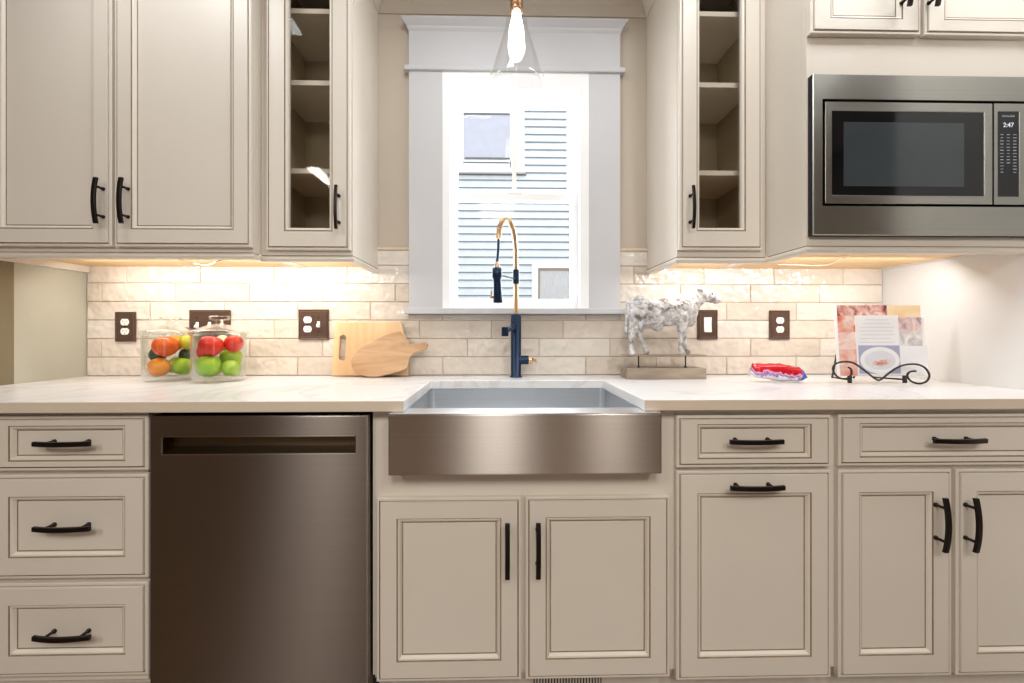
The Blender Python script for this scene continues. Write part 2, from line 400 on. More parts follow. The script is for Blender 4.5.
# ------------------------------------------------------------------ tile backsplash
def backsplash():
    ts = ax(443, 0) - ax(371, 0); P = .0783
    off = [ax(443, 0) - 10 * ts, ax(467.5, 0) - 10 * ts, ax(420, 0) - 10 * ts]
    g = .0016; b = MB(); tint = []
    top = ZC + 7 * P
    def put(x0, x1, z0, z1, row):
        if x1 - x0 < .006 or z1 - z0 < .006: return
        n0 = len(b.f)
        rn = random.random
        d = [-.0085 + (rn() - .5) * .0022 for _ in range(4)]
        e_ = .0022
        back = [(x0, -.001, z0), (x1, -.001, z0), (x1, -.001, z1), (x0, -.001, z1)]
        r1 = [(x0, d[0] + e_, z0), (x1, d[1] + e_, z0), (x1, d[2] + e_, z1), (x0, d[3] + e_, z1)]
        r2 = [(x0 + e_, d[0], z0 + e_), (x1 - e_, d[1], z0 + e_), (x1 - e_, d[2], z1 - e_), (x0 + e_, d[3], z1 - e_)]
        b.rings([back, r1, r2], [0, 0], cap=True)
        kk = random.choice([0, 0, 1, 2]); base = [(230, 218, 204), (222, 209, 193), (232, 223, 211)][kk]
        col = lin(base); s_ = 1 - .08 * rn()
        tint.append((n0, len(b.f), tuple(min(1, v * s_) for v in col[:3]) + (1,)))
    for r in range(7):
        z0 = ZC + .001 + r * P + g; z1 = ZC + .001 + (r + 1) * P - g
        if r == 6: z1 = top - .012
        x = off[r % 3]
        while x < XR:
            a, c_ = max(x + g, XL + .004), min(x + ts - g, XR - .002)
            if c_ > a:
                # cut around the window
                zt = z1
                if z1 > zs0 + .0 and z0 < wz1:
                    segs = []
                    if z0 < zs0 - .01: # partly under the stool
                        segs = [(a, min(c_, lx0 - .002), z1), (max(a, lx1 + .002), c_, z1), (max(a, lx0), min(c_, lx1), zs0 - .002)]
                    else: segs = [(a, min(c_, lx0 - .002), z1), (max(a, lx1 + .002), c_, z1)]
                    for (p, q, zz) in segs:
                        if q > p: put(p, q, z0, zz, r)
                else: put(a, c_, z0, z1, r)
            x += ts
    # grout bed
    n0 = len(b.f)
    b.box(XL + .002, lx0 - .001, -.004, -.0005, ZC + .001, top - .01, 1).box(lx1 + .001, XR - .001, -.004, -.0005, ZC + .001, top - .01, 1).box(lx0 - .001, lx1 + .001, -.004, -.0005, ZC + .001, zs0 - .001, 1)
    o = b.build('tile_backsplash', [M['tile'], M['grout']])
    ca = o.data.color_attributes.new('tint', 'FLOAT_COLOR', 'CORNER')
    for (s0, s1, col) in tint:
        for fi in range(s0, s1):
            for li in o.data.polygons[fi].loop_indices: ca.data[li].color = col
    tag(o, 'glossy cream subway tile backsplash running behind the counter', 'backsplash')
    lm = mat('tile_liner', (216, 200, 174), .25)
    for (p, q) in ((XL + .004, lx0 - .001), (lx1 + .001, XR - .002)): bx('liner', lm, o, p, q, -.013, -.0005, top - .012, top, c=.003)
backsplash()

# ------------------------------------------------------------------ cabinet parts
def door(name, parent, x0, x1, z0, z1, yf, fx=.056, fz=.056, glassrect=None):
    b = MB()
    def ring(i, d, ix=None, iz=None):
        ix = i if ix is None else ix; iz = i if iz is None else iz
        return [(x0 + ix, yf + d, z0 + iz), (x1 - ix, yf + d, z0 + iz), (x1 - ix, yf + d, z1 - iz), (x0 + ix, yf + d, z1 - iz)]
    R = [ring(0, .0195), ring(0, .005), ring(.002, .003), ring(.0075, .003), ring(.0082, .006), ring(.0105, .006), ring(.012, 0)]
    Mt = [0, 0, 0, 1, 1, 0]
    def r2(k, d): return ring(0, d, fx + k, fz + k)
    if glassrect is None:
        R += [r2(0, 0), r2(.0012, .003), r2(.003, .003), r2(.004, .001), r2(.008, .002), r2(.013, .009), r2(.0135, .0105), r2(.016, .0105), r2(.0168, .009)]
        Mt += [0, 1, 1, 0, 0, 0, 1, 1, 0]
        b.rings(R, Mt, cap=True)
        b.add(ring(0, .0195), [(0, 1, 2, 3)])
    else:
        gx0, gx1, gz0, gz1 = glassrect
        def rg(k, d): return [(gx0 - k, yf + d, gz0 - k), (gx1 + k, yf + d, gz0 - k), (gx1 + k, yf + d, gz1 + k), (gx0 - k, yf + d, gz1 + k)]
        R += [rg(.014, 0), rg(.0125, .003), rg(.0105, .003), rg(.009, .001), rg(.003, .003), rg(0, .009), rg(0, .0195), ring(0, .0195)]
        Mt += [0, 1, 1, 0, 0, 0, 0, 0]
        b.rings(R, Mt, cap=False)
    o = b.build(name, [M['paint'], M['glaze']], parent)
    if glassrect:
        bx('pane', M['cabglass'], o, gx0, gx1, yf + .012, yf + .015, gz0, gz1)
    return o
def handle(parent, cx, cz, yf, L=.150, vert=True, wd=.0065):
    b = MB(); n = 13
    vs = []; 
    for i in range(n):
        t = -1 + 2 * i / (n - 1); s_ = t * L / 2
        yo = yf - (.023 + .008 * (1 - t * t)); th = .0075
        for (wv, yv) in ((-wd, yo), (wd, yo), (wd, yo - th + .0015), (wd - .0015, yo - th), (-wd + .0015, yo - th), (-wd, yo - th + .0015)):
            vs.append((cx + wv, yv, cz + s_) if vert else (cx + s_, yv, cz + wv))
    m_ = 6
    fs = [(i * m_ + k, i * m_ + (k + 1) % m_, (i + 1) * m_ + (k + 1) % m_, (i + 1) * m_ + k) for i in range(n - 1) for k in range(m_)]
    fs += [list(range(m_)), list(range((n - 1) * m_, n * m_))]
    b.add(vs, fs)
    for sg in (-1, 1):
        s_ = sg * L * .31
        p = (cx, yf - .0002, cz + s_) if vert else (cx + s_, yf - .0002, cz)
        q = (p[0], yf - .031, p[2])
        b.tube([p, (p[0], yf - .004, p[2]), (p[0], yf - .0041, p[2]), q], [.006, .006, .004, .004], 10)
    return b.build('handle', M['bronze'], parent)

def base_box(root, x0, x1, zt=.883, z0=.115, ybk=-.012):
    b = MB(); t = .018
    b.box(x0, x0 + t, YB + .02, ybk, z0, zt).box(x1 - t, x1, YB + .02, ybk, z0, zt).box(x0 + t, x1 - t, YB + .02, ybk, z0, z0 + t).box(x0 + t, x1 - t, ybk - .01, ybk, z0 + t, zt)
    b.build('carcass', M['paint'], root)

# drawer base at the left
X_a0, X_a1 = ax(-18, YB), ax(148.5, YB)
r = thing('base_cabinet', 'greige three-drawer base cabinet left of the dishwasher', 'cabinet', ((X_a0 + X_a1) / 2, -.3, 0))
base_box(r, X_a0, X_a1)
ff = MB(); ff.box(X_a0, X_a1, YB, YB + .02, .14, .883); ff.build('face_frame', M['paint'], r)
dx0, dx1 = ax(-14, YD), ax(147, YD)
for (y0, y1, hz, fz) in ((416, 471, 444, .026), (475, 579, 529, .058), (583.5, 677, 638, .058)):
    zz1, zz0 = az(80, y0, YD), az(80, y1, YD)
    d = door('drawer', r, dx0, dx1, zz0, zz1, YD, .058, fz)
    handle(d, ax(61.3, YD - .018), az(61, hz, YD - .018), YD + .009, .148, vert=False)
# sink base
X_b0, X_b1 = ax(373, YB), ax(675.5, YB)
sr = thing('base_cabinet', 'greige two-door sink cabinet below the farmhouse sink apron', 'cabinet', ((X_b0 + X_b1) / 2, -.3, 0))
b = MB(); t = .018
b.box(X_b0, X_b0 + t, YB + .02, -.012, .115, .883).box(X_b1 - t, X_b1, YB + .02, -.012, .115, .883).box(X_b0 + t, X_b1 - t, YB + .02, -.012, .115, .133)
b.build('carcass', M['paint'], sr)
sx0, sx1 = ax(388, -.66), ax(662, -.66)
zap = az(525, 475, -.66)
ff = MB(); ff.box(X_b0, sx0 - .002, YB, YB + .02, .14, .883).box(sx1 + .002, X_b1, YB, YB + .02, .14, .883).box(sx0 - .002, sx1 + .002, YB, YB + .02, .14, zap - .004)
ff.build('face_frame', M['paint'], sr)
for (p, q, hx) in ((376, 521.5, 507.5), (525.5, 670.5, 538.5)):
    d = door('door', sr, ax(p, YD), ax(q, YD), az(525, 680.5, YD), az(525, 497.5, YD), YD)
    handle(d, ax(hx, YD - .03), az(525, 552, YD - .03), YD, .150)
# pull-out base
X_c0, X_c1 = X_b1, ax(836, YB)
r = thing('base_cabinet', 'narrow greige base cabinet right of the sink with one drawer over a pull-out', 'cabinet', ((X_c0 + X_c1) / 2, -.3, 0))
base_box(r, X_c0, X_c1)
ff = MB(); ff.box(X_c0, X_c1, YB, YB + .02, .14, .883); ff.build('face_frame', M['paint'], r)
p, q = ax(677, YD), ax(832, YD)
d = door('drawer', r, p, q, az(755, 467.5, YD), az(755, 415.5, YD), YD, .058, .024)
handle(d, ax(757, YD - .018), az(757, 442, YD - .018), YD + .009, .150, False)
d = door('door', r, p, q, az(755, 680, YD), az(755, 471, YD), YD, .058, .062)
handle(d, ax(758.5, YD - .03), az(757, 488.5, YD - .03), YD, .150, False)
# right base
X_d0, X_d1 = X_c1, XR - .02
r = thing('base_cabinet', 'wide greige base cabinet at far right, long drawer over two doors', 'cabinet', ((X_d0 + X_d1) / 2, -.3, 0))
base_box(r, X_d0, X_d1)
ff = MB(); ff.box(X_d0, X_d1, YB, YB + .02, .14, .883); ff.build('face_frame', M['paint'], r)
p, q = ax(839.5, YD), ax(1076, YD)
d = door('drawer', r, p, q, az(900, 466, YD), az(900, 414.5, YD), YD, .058, .024)
handle(d, ax(960.5, YD - .018), az(960, 441, YD - .018), YD + .009, .150, False)
for (p, q, hx) in ((839.5, 953, 947), (957.5, 1076, 977.5)):
    d = door('door', r, ax(p, YD), ax(q, YD), az(900, 677.5, YD), az(900, 470, YD), YD, .056, .062)
    handle(d, ax(hx, YD - .03), az(hx, 526, YD - .03), YD, .150)
# toe kick with vent grille
tag(bx('toe_kick', M['paint'], None, X_a0, X_a1, YB + .06, YB + .08, 0, .114, loc=(X_a0, YB + .07, 0)), 'recessed toe kick board under the three-drawer cabinet', 'toe kick')
tk = tag(bx('toe_kick', M['paint'], None, X_b0, X_d1, YB + .06, YB + .08, 0, .114, loc=(X_b0, YB + .07, 0)), 'long recessed toe kick board with a slotted vent under the sink cabinet', 'toe kick')
vg = MB(); va, vb = ax(532, YB + .05), ax(602, YB + .05)
for i in range(24):
    xx = va + (vb - va) * i / 24; vg.box(xx, xx + (vb - va) / 48, YB + .052, YB + .058, .03, .108)
vg.box(va, vb, YB + .0565, YB + .0595, .02, .113, 1)
vg.build('vent_grille', [M['paint'], M['blackm']], tk)

# ------------------------------------------------------------------ dishwasher
YW = -.628
wx_0, wx_1 = ax(149.5, YW), ax(368, YW)
dw = thing('dishwasher', 'stainless steel dishwasher with a recessed pocket handle, left of the sink cabinet', 'dishwasher', ((wx_0 + wx_1) / 2, -.3, 0))
zt_ = az(250, 415.8, YW)
pz1, pz0 = az(250, 436.5, YW), az(250, 454, YW); px0, px1 = ax(162, YW), ax(355, YW)
b = MB()
def rr(i, y, X0=wx_0, X1=wx_1, Z0=.10, Z1=zt_): return [(X0 + i, y, Z0 + i), (X1 - i, y, Z0 + i), (X1 - i, y, Z1 - i), (X0 + i, y, Z1 - i)]
b.rings([rr(0, YW + .05), rr(0, YW + .004), rr(.0012, YW + .0012), rr(.004, YW),
         rr(-.002, YW, px0, px1, pz0, pz1), rr(0, YW + .002, px0, px1, pz0, pz1)], [0] * 5, cap=False)
b.rings([rr(0, YW + .002, px0, px1, pz0, pz1), [(px0 + .002, YW + .035, pz0 + .014), (px1 - .002, YW + .035, pz0 + .014), (px1 - .002, YW + .035, pz1), (px0 + .002, YW + .035, pz1)]], [1], capmat=1)
b.build('door', [M['steeldw'], steel('pocket_steel', (120, 104, 82), .35)], dw)
lp = MB(); lp.box(px0, px1, YW - .0015, YW + .004, pz0 - .002, pz0 + .0015).box(px0, px1, YW - .0008, YW + .003, pz1 - .0005, pz1 + .0018)
lp.build('handle_lip', M['steel'], dw)
bx('tub', M['blackm'], dw, wx_0 + .002, X_b0 - .003, YW + .05, -.02, .10, .875)
bx('kick_plate', M['blackm'], dw, wx_0, wx_1, YW + .07, YW + .09, .0, .097)

# ------------------------------------------------------------------ counter
nx0, nx1 = ax(404, YC), ax(644.5, YC); nyb = -.20
b = MB()
poly = [(XL + .001, YC), (nx0, YC), (nx0, nyb - .006), (nx0 + .006, nyb), (nx1 - .006, nyb), (nx1, nyb - .006), (nx1, YC), (XR - .001, YC), (XR - .001, -.0005), (XL + .001, -.0005)]
b.prism(poly, ZC - .030, ZC, 'z')
ct = b.build('countertop', [M['quartz'], mat('honed_quartz_edge', (214, 198, 178), .45, var=.03)])  # front edge tan: its shade is put into the colour
for p_ in ct.data.polygons:
    if p_.normal.y < -.9 and p_.center.y + ct.location.y < YC + .001: p_.material_index = 1
bv = ct.modifiers.new('bevel', 'BEVEL'); bv.width = .002; bv.segments = 2; bv.limit_method = 'ANGLE'; bv.angle_limit = math.radians(50)
tag(ct, 'long white quartz countertop with faint grey veins, notched around the sink', 'countertop')

# ------------------------------------------------------------------ sink
sk = thing('farmhouse_sink', 'stainless steel farmhouse sink with a plain brushed apron front', 'sink', ((sx0 + sx1) / 2, -.4, .65))
YA = -.66; zr = ZC - .0305
b = MB(); b.box(sx0, sx1, YA, YB - .001, zap, zr - .0025, 0, c=.004); b.build('apron', M['steel'], sk)
bx('rim', M['basin'], sk, sx0 + .002, sx1 - .002, YA + .0015, YB - .0005, zr - .0024, zr - .0004, c=.0009)
b = MB()
ix0, ix1, iy0, iy1 = nx0 - .008, nx1 + .008, -.585, nyb + .008; zf = .66
def bas(i, z, k=.02):
    X0, X1, Y0, Y1 = ix0 + i, ix1 - i, iy0 + i, iy1 - i
    pts = []
    for (cx_, cy_, a0) in ((X1 - k, Y1 - k, 0), (X0 + k, Y1 - k, 90), (X0 + k, Y0 + k, 180), (X1 - k, Y0 + k, 270)):
        for j in range(5):
            a = math.radians(a0 + j * 22.5); pts.append((cx_ + k * math.cos(a), cy_ + k * math.sin(a), z))
    return pts
def outer(z):
    pts = []
    for (cx_, cy_) in ((sx1 - .02, iy1 + .012), (sx0 + .02, iy1 + .012), (sx0 + .02, YB + .001), (sx1 - .02, YB + .001)):
        pts += [(cx_, cy_, z)] * 5
    return pts
b.rings([outer(zr - .002), outer(zr - .0005), bas(-.001, zr - .0005), bas(0, zr - .002), bas(.002, zf + .02), bas(.018, zf)], [0] * 5, cap=True)
b.build('basin', M['basin'], sk)
b = MB(); b.lathe([(.001, .003), (.03, .003), (.045, .006), (.05, .001)], ((ix0 + ix1) / 2, -.38, zf)); b.build('drain', M['steel'], sk)

# ------------------------------------------------------------------ upper cabinets
def light_rail(root, x0, x1, yf, left=False, right=False, ret=.0, name='light_rail'):
    """moulding along the lower front edge: fillet, groove, round; with optional side returns to the wall"""
    prof = [(0.018, ZU + .004), (-.001, ZU + .004), (-.001, ZU - .001), (.001, ZU - .003), (-.005, ZU - .008), (-.008, ZU - .014), (-.006, ZU - .020), (-.002, ZU - .023), (.018, ZU - .023)]
    mats_ = [0, 0, 1, 0, 0, 0, 0, 0, 0]
    b = MB(); n = len(prof)
    xa = [x0 + (p[0] if left else 0) for p in prof]; xb = [x1 - (p[0] if right else 0) for p in prof]
    vs = [(xa[i], yf + p[0], p[1]) for i, p in enumerate(prof)] + [(xb[i], yf + p[0], p[1]) for i, p in enumerate(prof)]
    fs = [(i, (i + 1) % n, n + (i + 1) % n, n + i) for i in range(n)]
    b.add(vs, fs, mats_); b.add([], [])
    if not left: b.add(vs[:n], [list(range(n))])
    if not right: b.add(vs[n:], [list(range(n))])
    yb = -.012 if not ret else ret
    if left:
        vs = [(xa[i], yf + p[0], p[1]) for i, p in enumerate(prof)] + [(x0 + p[0], yb, p[1]) for p in prof]
        b.add(vs, fs, mats_); b.add(vs[n:], [list(range(n))])
    if right:
        vs = [(xb[i], yf + p[0], p[1]) for i, p in enumerate(prof)] + [(x1 - p[0], yb, p[1]) for p in prof]
        b.add(vs, fs, mats_); b.add(vs[n:], [list(range(n))])
    return b.build(name, [M['paint'], M['glaze']], root)
def crown(root, x0, x1, yf, left, right, rl=-.001, rr_=-.001):
    z0 = ZT - .005
    prof = [(0.01, z0), (-.004, z0), (-.010, z0 + .012), (-.02, z0 + .03), (-.05, z0 + .075), (-.065, z0 + .085), (-.07, z0 + .11), (.01, z0 + .11)]
    b = MB(); n = len(prof); fs = [(i, (i + 1) % n, n + (i + 1) % n, n + i) for i in range(n)]
    A = [(x0 + (p[0] if left else 0), yf + p[0], p[1]) for p in prof]; B = [(x1 - (p[0] if right else 0), yf + p[0], p[1]) for p in prof]
    b.add(A + B, fs)
    if left: b.add(A + [(x0 + p[0], rl if rl is not None else min(p[0], -.001), p[1]) for p in prof], fs)
    if right: b.add(B + [(x1 - p[0], rr_ if rr_ is not None else min(p[0], -.001), p[1]) for p in prof], fs)
    b.build('crown', M['paint'], root)
YWB = -.011      # cabinets stop here above the tile
def hollow(root, x0, x1, yf, z0, z1, m1=None, name='carcass'):
    t = .016; b = MB()
    b.box(x0, x0 + t, yf + .02, -.001, z0, z1).box(x1 - t, x1, yf + .02, -.001, z0, z1)
    b.box(x0 + t, x1 - t, yf + .02, -.001, z1 - t, z1).box(x0 + t, x1 - t, yf + .02, -.001, z0 + .004, z0 + .02, 1)
    b.box(x0 + t, x1 - t, -.010, -.001, z0 + .02, z1 - t, 2)
    # inner lining
    b.box(x0 + t, x0 + t + .001, yf + .02, -.01, z0 + .02, z1 - t, 2).box(x1 - t - .001, x1 - t, yf + .02, -.01, z0 + .02, z1 - t, 2)
    return b.build(name, [M['paint'], M['maple'], M['inside']], root)

ZTILE = ZC + 7 * .0783 + .002
def ucab(root, x0, x1, yf):
    return hollow(root, x0, x1, yf, ZU, ZT)

# left double door cabinet
UX0, UX1 = XL + .002, ax(253, YU1)
GX0, GX1 = UX1 + .001, ax(352.8, YU2)
HX0, HX1 = ax(677, YU2), ax(765.3, YU2)
MX0, MX1 = HX1 + .001, XR - .002
zdt = 2.40
r = thing('wall_cabinet', 'wide greige upper cabinet with two solid doors at the left', 'cabinet', ((UX0 + UX1) / 2, -.17, ZU))
ucab(r, UX0, UX1, YU1)
bx('face_frame', M['paint'], r, UX0, UX1, YU1, YU1 + .0195, ZU, ZT)
yd = YU1 - .02
for (p, q, hx) in ((-19, 110.5, 94.5), (113.5, 250.5, 120)):
    d = door('door', r, ax(p, yd), ax(q, yd), az(120, 246, yd), zdt, yd)
    handle(d, ax(hx, yd - .03), az(hx, 200, yd - .03), yd, .150)
light_rail(r, UX0, UX1, YU1, right=True, ret=-.0, name='light_rail') if False else light_rail(r, UX0, UX1 , YU1, right=True, ret=YU2 - .012)
bx('wall_rail', M['paint'], r, UX0, UX0 + .018, YU1 + .018, YWB - .002, ZU - .023, ZU + .003)
crown(r, UX0, UX1, YU1, False, False)
# glass cabinets
def glasscab(x0, x1, dp, dq, gp, gq, hx, label, shelves, side):
    r = thing('wall_cabinet', label, 'cabinet', ((x0 + x1) / 2, -.15, ZU))
    ucab(r, x0, x1, YU2)
    yd = YU2 - .02; xm = (dp + dq) / 2
    gx0, gx1 = ax(gp, yd), ax(gq, yd); gz0 = az(xm, 227.3, yd); gz1 = zdt - .075
    f = MB(); f.box(x0, gx0 - .018, YU2, YU2 + .0195, ZU, ZT).box(gx1 + .018, x1, YU2, YU2 + .0195, ZU, ZT)
    f.box(gx0 - .018, gx1 + .018, YU2, YU2 + .0195, ZU, gz0 - .016).box(gx0 - .018, gx1 + .018, YU2, YU2 + .0195, gz1 + .02, ZT)
    f.build('face_frame', M['paint'], r)
    d = door('door', r, ax(dp, yd), ax(dq, yd), az(xm, 249.5, yd), zdt, yd, glassrect=(gx0, gx1, gz0, gz1))
    handle(d, ax(hx, yd - .03), az(hx, 206.5, yd - .03), yd, .150, True, .005)
    for (ya, yb) in shelves:
        zc = az(xm, (ya + yb) / 2, YU2 + .03)
        bx('shelf', M['shelf'], r, x0 + .018, x1 - .018, YU2 + .03, -.0105, zc - .009, zc + .009, c=.001)
    light_rail(r, x0, x1, YU2, left=(side == 'R'), right=(side == 'L'))
    crown(r, x0, x1, YU2, side == 'R', side == 'L', None, None)
    return r
glasscab(GX0, GX1, 265.5, 349.5, 288, 328.5, 335.5, 'narrow greige upper cabinet with glass door, left of the window', ((8.5, 13.5), (80, 85.5), (168, 174)), 'L')
glasscab(HX0, HX1, 680, 763, 700.5, 742, 694, 'narrow greige upper cabinet with glass door, right of the window', ((11, 17), (82, 88), (170, 176)), 'R')
# crown on the back wall between them
cw = MB(); z0 = ZT - .005
prof = [(.0, z0), (-.004, z0), (-.010, z0 + .012), (-.02, z0 + .03), (-.05, z0 + .075), (-.065, z0 + .085), (-.07, z0 + .11), (.0, z0 + .11)]
prof = [(p[0] - .0005, p[1]) for p in prof]
vs = [(GX1 - p[0] + .001, p[0], p[1]) for p in prof] + [(HX0 + p[0] - .001, p[0], p[1]) for p in prof]
n = len(prof); cw.add(vs, [(i, (i + 1) % n, n + (i + 1) % n, n + i) for i in range(n)])
struct(cw.build('trim_1', M['wall']))

# microwave cabinet
mr = thing('wall_cabinet', 'deep greige upper cabinet at the right holding the built-in microwave', 'cabinet', ((MX0 + MX1) / 2, -.25, ZU))
ytr = YU3 - .022
tx0, tx1 = ax(813.3, ytr), ax(1058, ytr); tz1, tz0 = az(920, 75, ytr), az(920, 235.5, ytr)
b = MB(); t = .016
b.box(MX0, MX0 + t, YU3 + .02, -.001, ZU, ZT).box(MX1 - t, MX1, YU3 + .02, -.001, ZU, ZT).box(MX0 + t, MX1 - t, YU3 + .02, -.001, ZT - t, ZT)
b.box(MX0 + t, MX1 - t, YU3 + .02, -.001, ZU + .004, ZU + .02, 1).box(MX0 + t, MX1 - t, -.01, -.001, ZU + .02, ZT - t)
b.build('carcass', [M['paint'], M['maple']], mr)
f = MB()
f.box(MX0, tx0 + .012, YU3, YU3 + .0195, ZU, ZT).box(tx1 - .012, MX1, YU3, YU3 + .0195, ZU, ZT).box(tx0 + .012, tx1 - .012, YU3, YU3 + .0195, ZU, tz0 + .012).box(tx0 + .012, tx1 - .012, YU3, YU3 + .0195, tz1 - .012, ZT)
f.build('face_frame', M['paint'], mr)
yd = YU3 - .02
for (p, q, hx) in ((811.5, 922, 911), (925.5, 1060, 939)):
    d = door('door', mr, ax(p, yd), ax(q, yd), az(920, 34, yd), zdt, yd, .060, .045)
    handle(d, ax(hx, yd - .03), az(hx, -20, yd - .03), yd, .150)
light_rail(mr, MX0, MX1, YU3, left=True, ret=YU2 - .012)
crown(mr, MX0, MX1, YU3, True, False, YU2 - .075)

# ------------------------------------------------------------------ microwave
mw = thing('microwave', 'built-in stainless steel microwave with black window and wide trim frame', 'microwave', ((tx0 + tx1) / 2, -.3, tz0))
ix_0, ix_1 = ax(822.5, ytr), ax(1048, ytr); iz1, iz0 = az(920, 100, ytr), az(920, 206.5, ytr)
b = MB()
def q4(X0, X1, Z0, Z1, y): return [(X0, y, Z0), (X1, y, Z0), (X1, y, Z1), (X0, y, Z1)]
b.rings([q4(tx0, tx1, tz0, tz1, YU3 - .0006), q4(tx0, tx1, tz0, tz1, ytr + .003), q4(tx0 + .002, tx1 - .002, tz0 + .002, tz1 - .002, ytr),
         q4(ix_0, ix_1, iz0, iz1, ytr), q4(ix_0, ix_1, iz0, iz1, ytr + .03)], [1, 0, 0, 1], cap=False)
b.build('trim_frame', [M['steelmw'], M['blackm']], mw)
bx('body', M['blackm'], mw, ix_0 + .001, ix_1 - .001, YU3 + .012, YU3 + .38, iz0 - .0, iz1)
dy = ytr + .002
dx0_, dx1_ = ax(825.5, dy), ax(992.6, dy); dz1, dz0 = az(920, 102.5, dy), az(920, 204, dy)
gx0, gx1, gz1, gz0 = ax(832.5, dy), ax(984.5, dy), az(920, 111.5, dy), az(920, 195.5, dy)
b = MB()
b.rings([q4(dx0_, dx1_, dz0, dz1, YU3 + .01), q4(dx0_, dx1_, dz0, dz1, dy + .001), q4(dx0_ + .001, dx1_ - .001, dz0 + .001, dz1 - .001, dy), q4(gx0 - .002, gx1 + .002, gz0 - .002, gz1 + .002, dy), q4(gx0, gx1, gz0, gz1, dy + .002)], [0] * 4, cap=False)
md = b.build('door', M['steelmw'], mw)
g = MB(); g.box(gx0, gx1, dy + .0016, dy + .008, gz0, gz1); mg = g.build('glass_panel', M['black'], md)
g = MB(); g.box(ax(844, dy), ax(964.5, dy), dy + .0010, dy + .0015, az(920, 186.5, dy), az(920, 122.5, dy)); g.build('viewing_window', M['mwwin'], md)
cx0, cx1 = ax(994, dy), ax(1045.5, dy)
b = MB()
kx0, kx1, kz1, kz0 = ax(998, dy), ax(1019.5, dy), az(1008, 111.5, dy), az(1008, 196.5, dy)
b.rings([q4(cx0, cx1, dz0, dz1, YU3 + .01), q4(cx0, cx1, dz0, dz1, dy), q4(kx0 - .001, kx1 + .001, kz0 - .001, kz1 + .001, dy), q4(kx0, kx1, kz0, kz1, dy + .002)], [0] * 3, cap=False)
cp = b.build('control_panel', M['steelmw'], mw)
bx('key_panel', M['black'], cp, kx0, kx1, dy + .0014, dy + .008, kz0, kz1)
lit = emit('display_white', (205, 215, 225), .55); dimw = emit('key_print', (150, 156, 160), .25)
kb = MB(); rnd = random.Random(3)
for ri in range(13):
    zc = kz1 - (.072 + ri * .0098)
    if zc < kz0 + .01: break
    for ci in range(3):
        if ri > 9 and ci == 1: continue
        xc = kx0 + (kx1 - kx0) * (.2 + .3 * ci); wdt = .0035 + rnd.random() * .0025; hh = .0007 + rnd.random() * .0006
        kb.box(xc - wdt, xc + wdt, dy + .0007, dy + .0013, zc - hh, zc + hh)
kb.build('keys', dimw, cp)
def text(name, s, size, loc, m_, parent, rot=(PI / 2, 0, 0), ext=.0003, align='CENTER'):
    cu = bpy.data.curves.new(name, 'FONT'); cu.body = s; cu.size = size; cu.extrude = ext; cu.align_x = align; cu.align_y = 'CENTER'
    tmp = bpy.data.objects.new('tmp', cu); COL.objects.link(tmp)
    bpy.context.view_layer.update()
    me = bpy.data.meshes.new_from_object(tmp.evaluated_get(bpy.context.evaluated_depsgraph_get())); bpy.data.objects.remove(tmp)
    o = bpy.data.objects.new(name, me); COL.objects.link(o); me.materials.clear(); me.materials.append(m_)
    o.parent = parent; o.location = Vector(loc) - wloc(parent); o.rotation_euler = rot
    return o
kxm = (kx0 + kx1) / 2
text('clock_digits', '2:47', .020, (kxm, dy + .0008, az(1008, 125, dy)), lit, cp)
text('brand_mark', 'KitchenAid', .0088, (kxm, dy + .0008, az(1008, 116, dy)), dimw, cp)
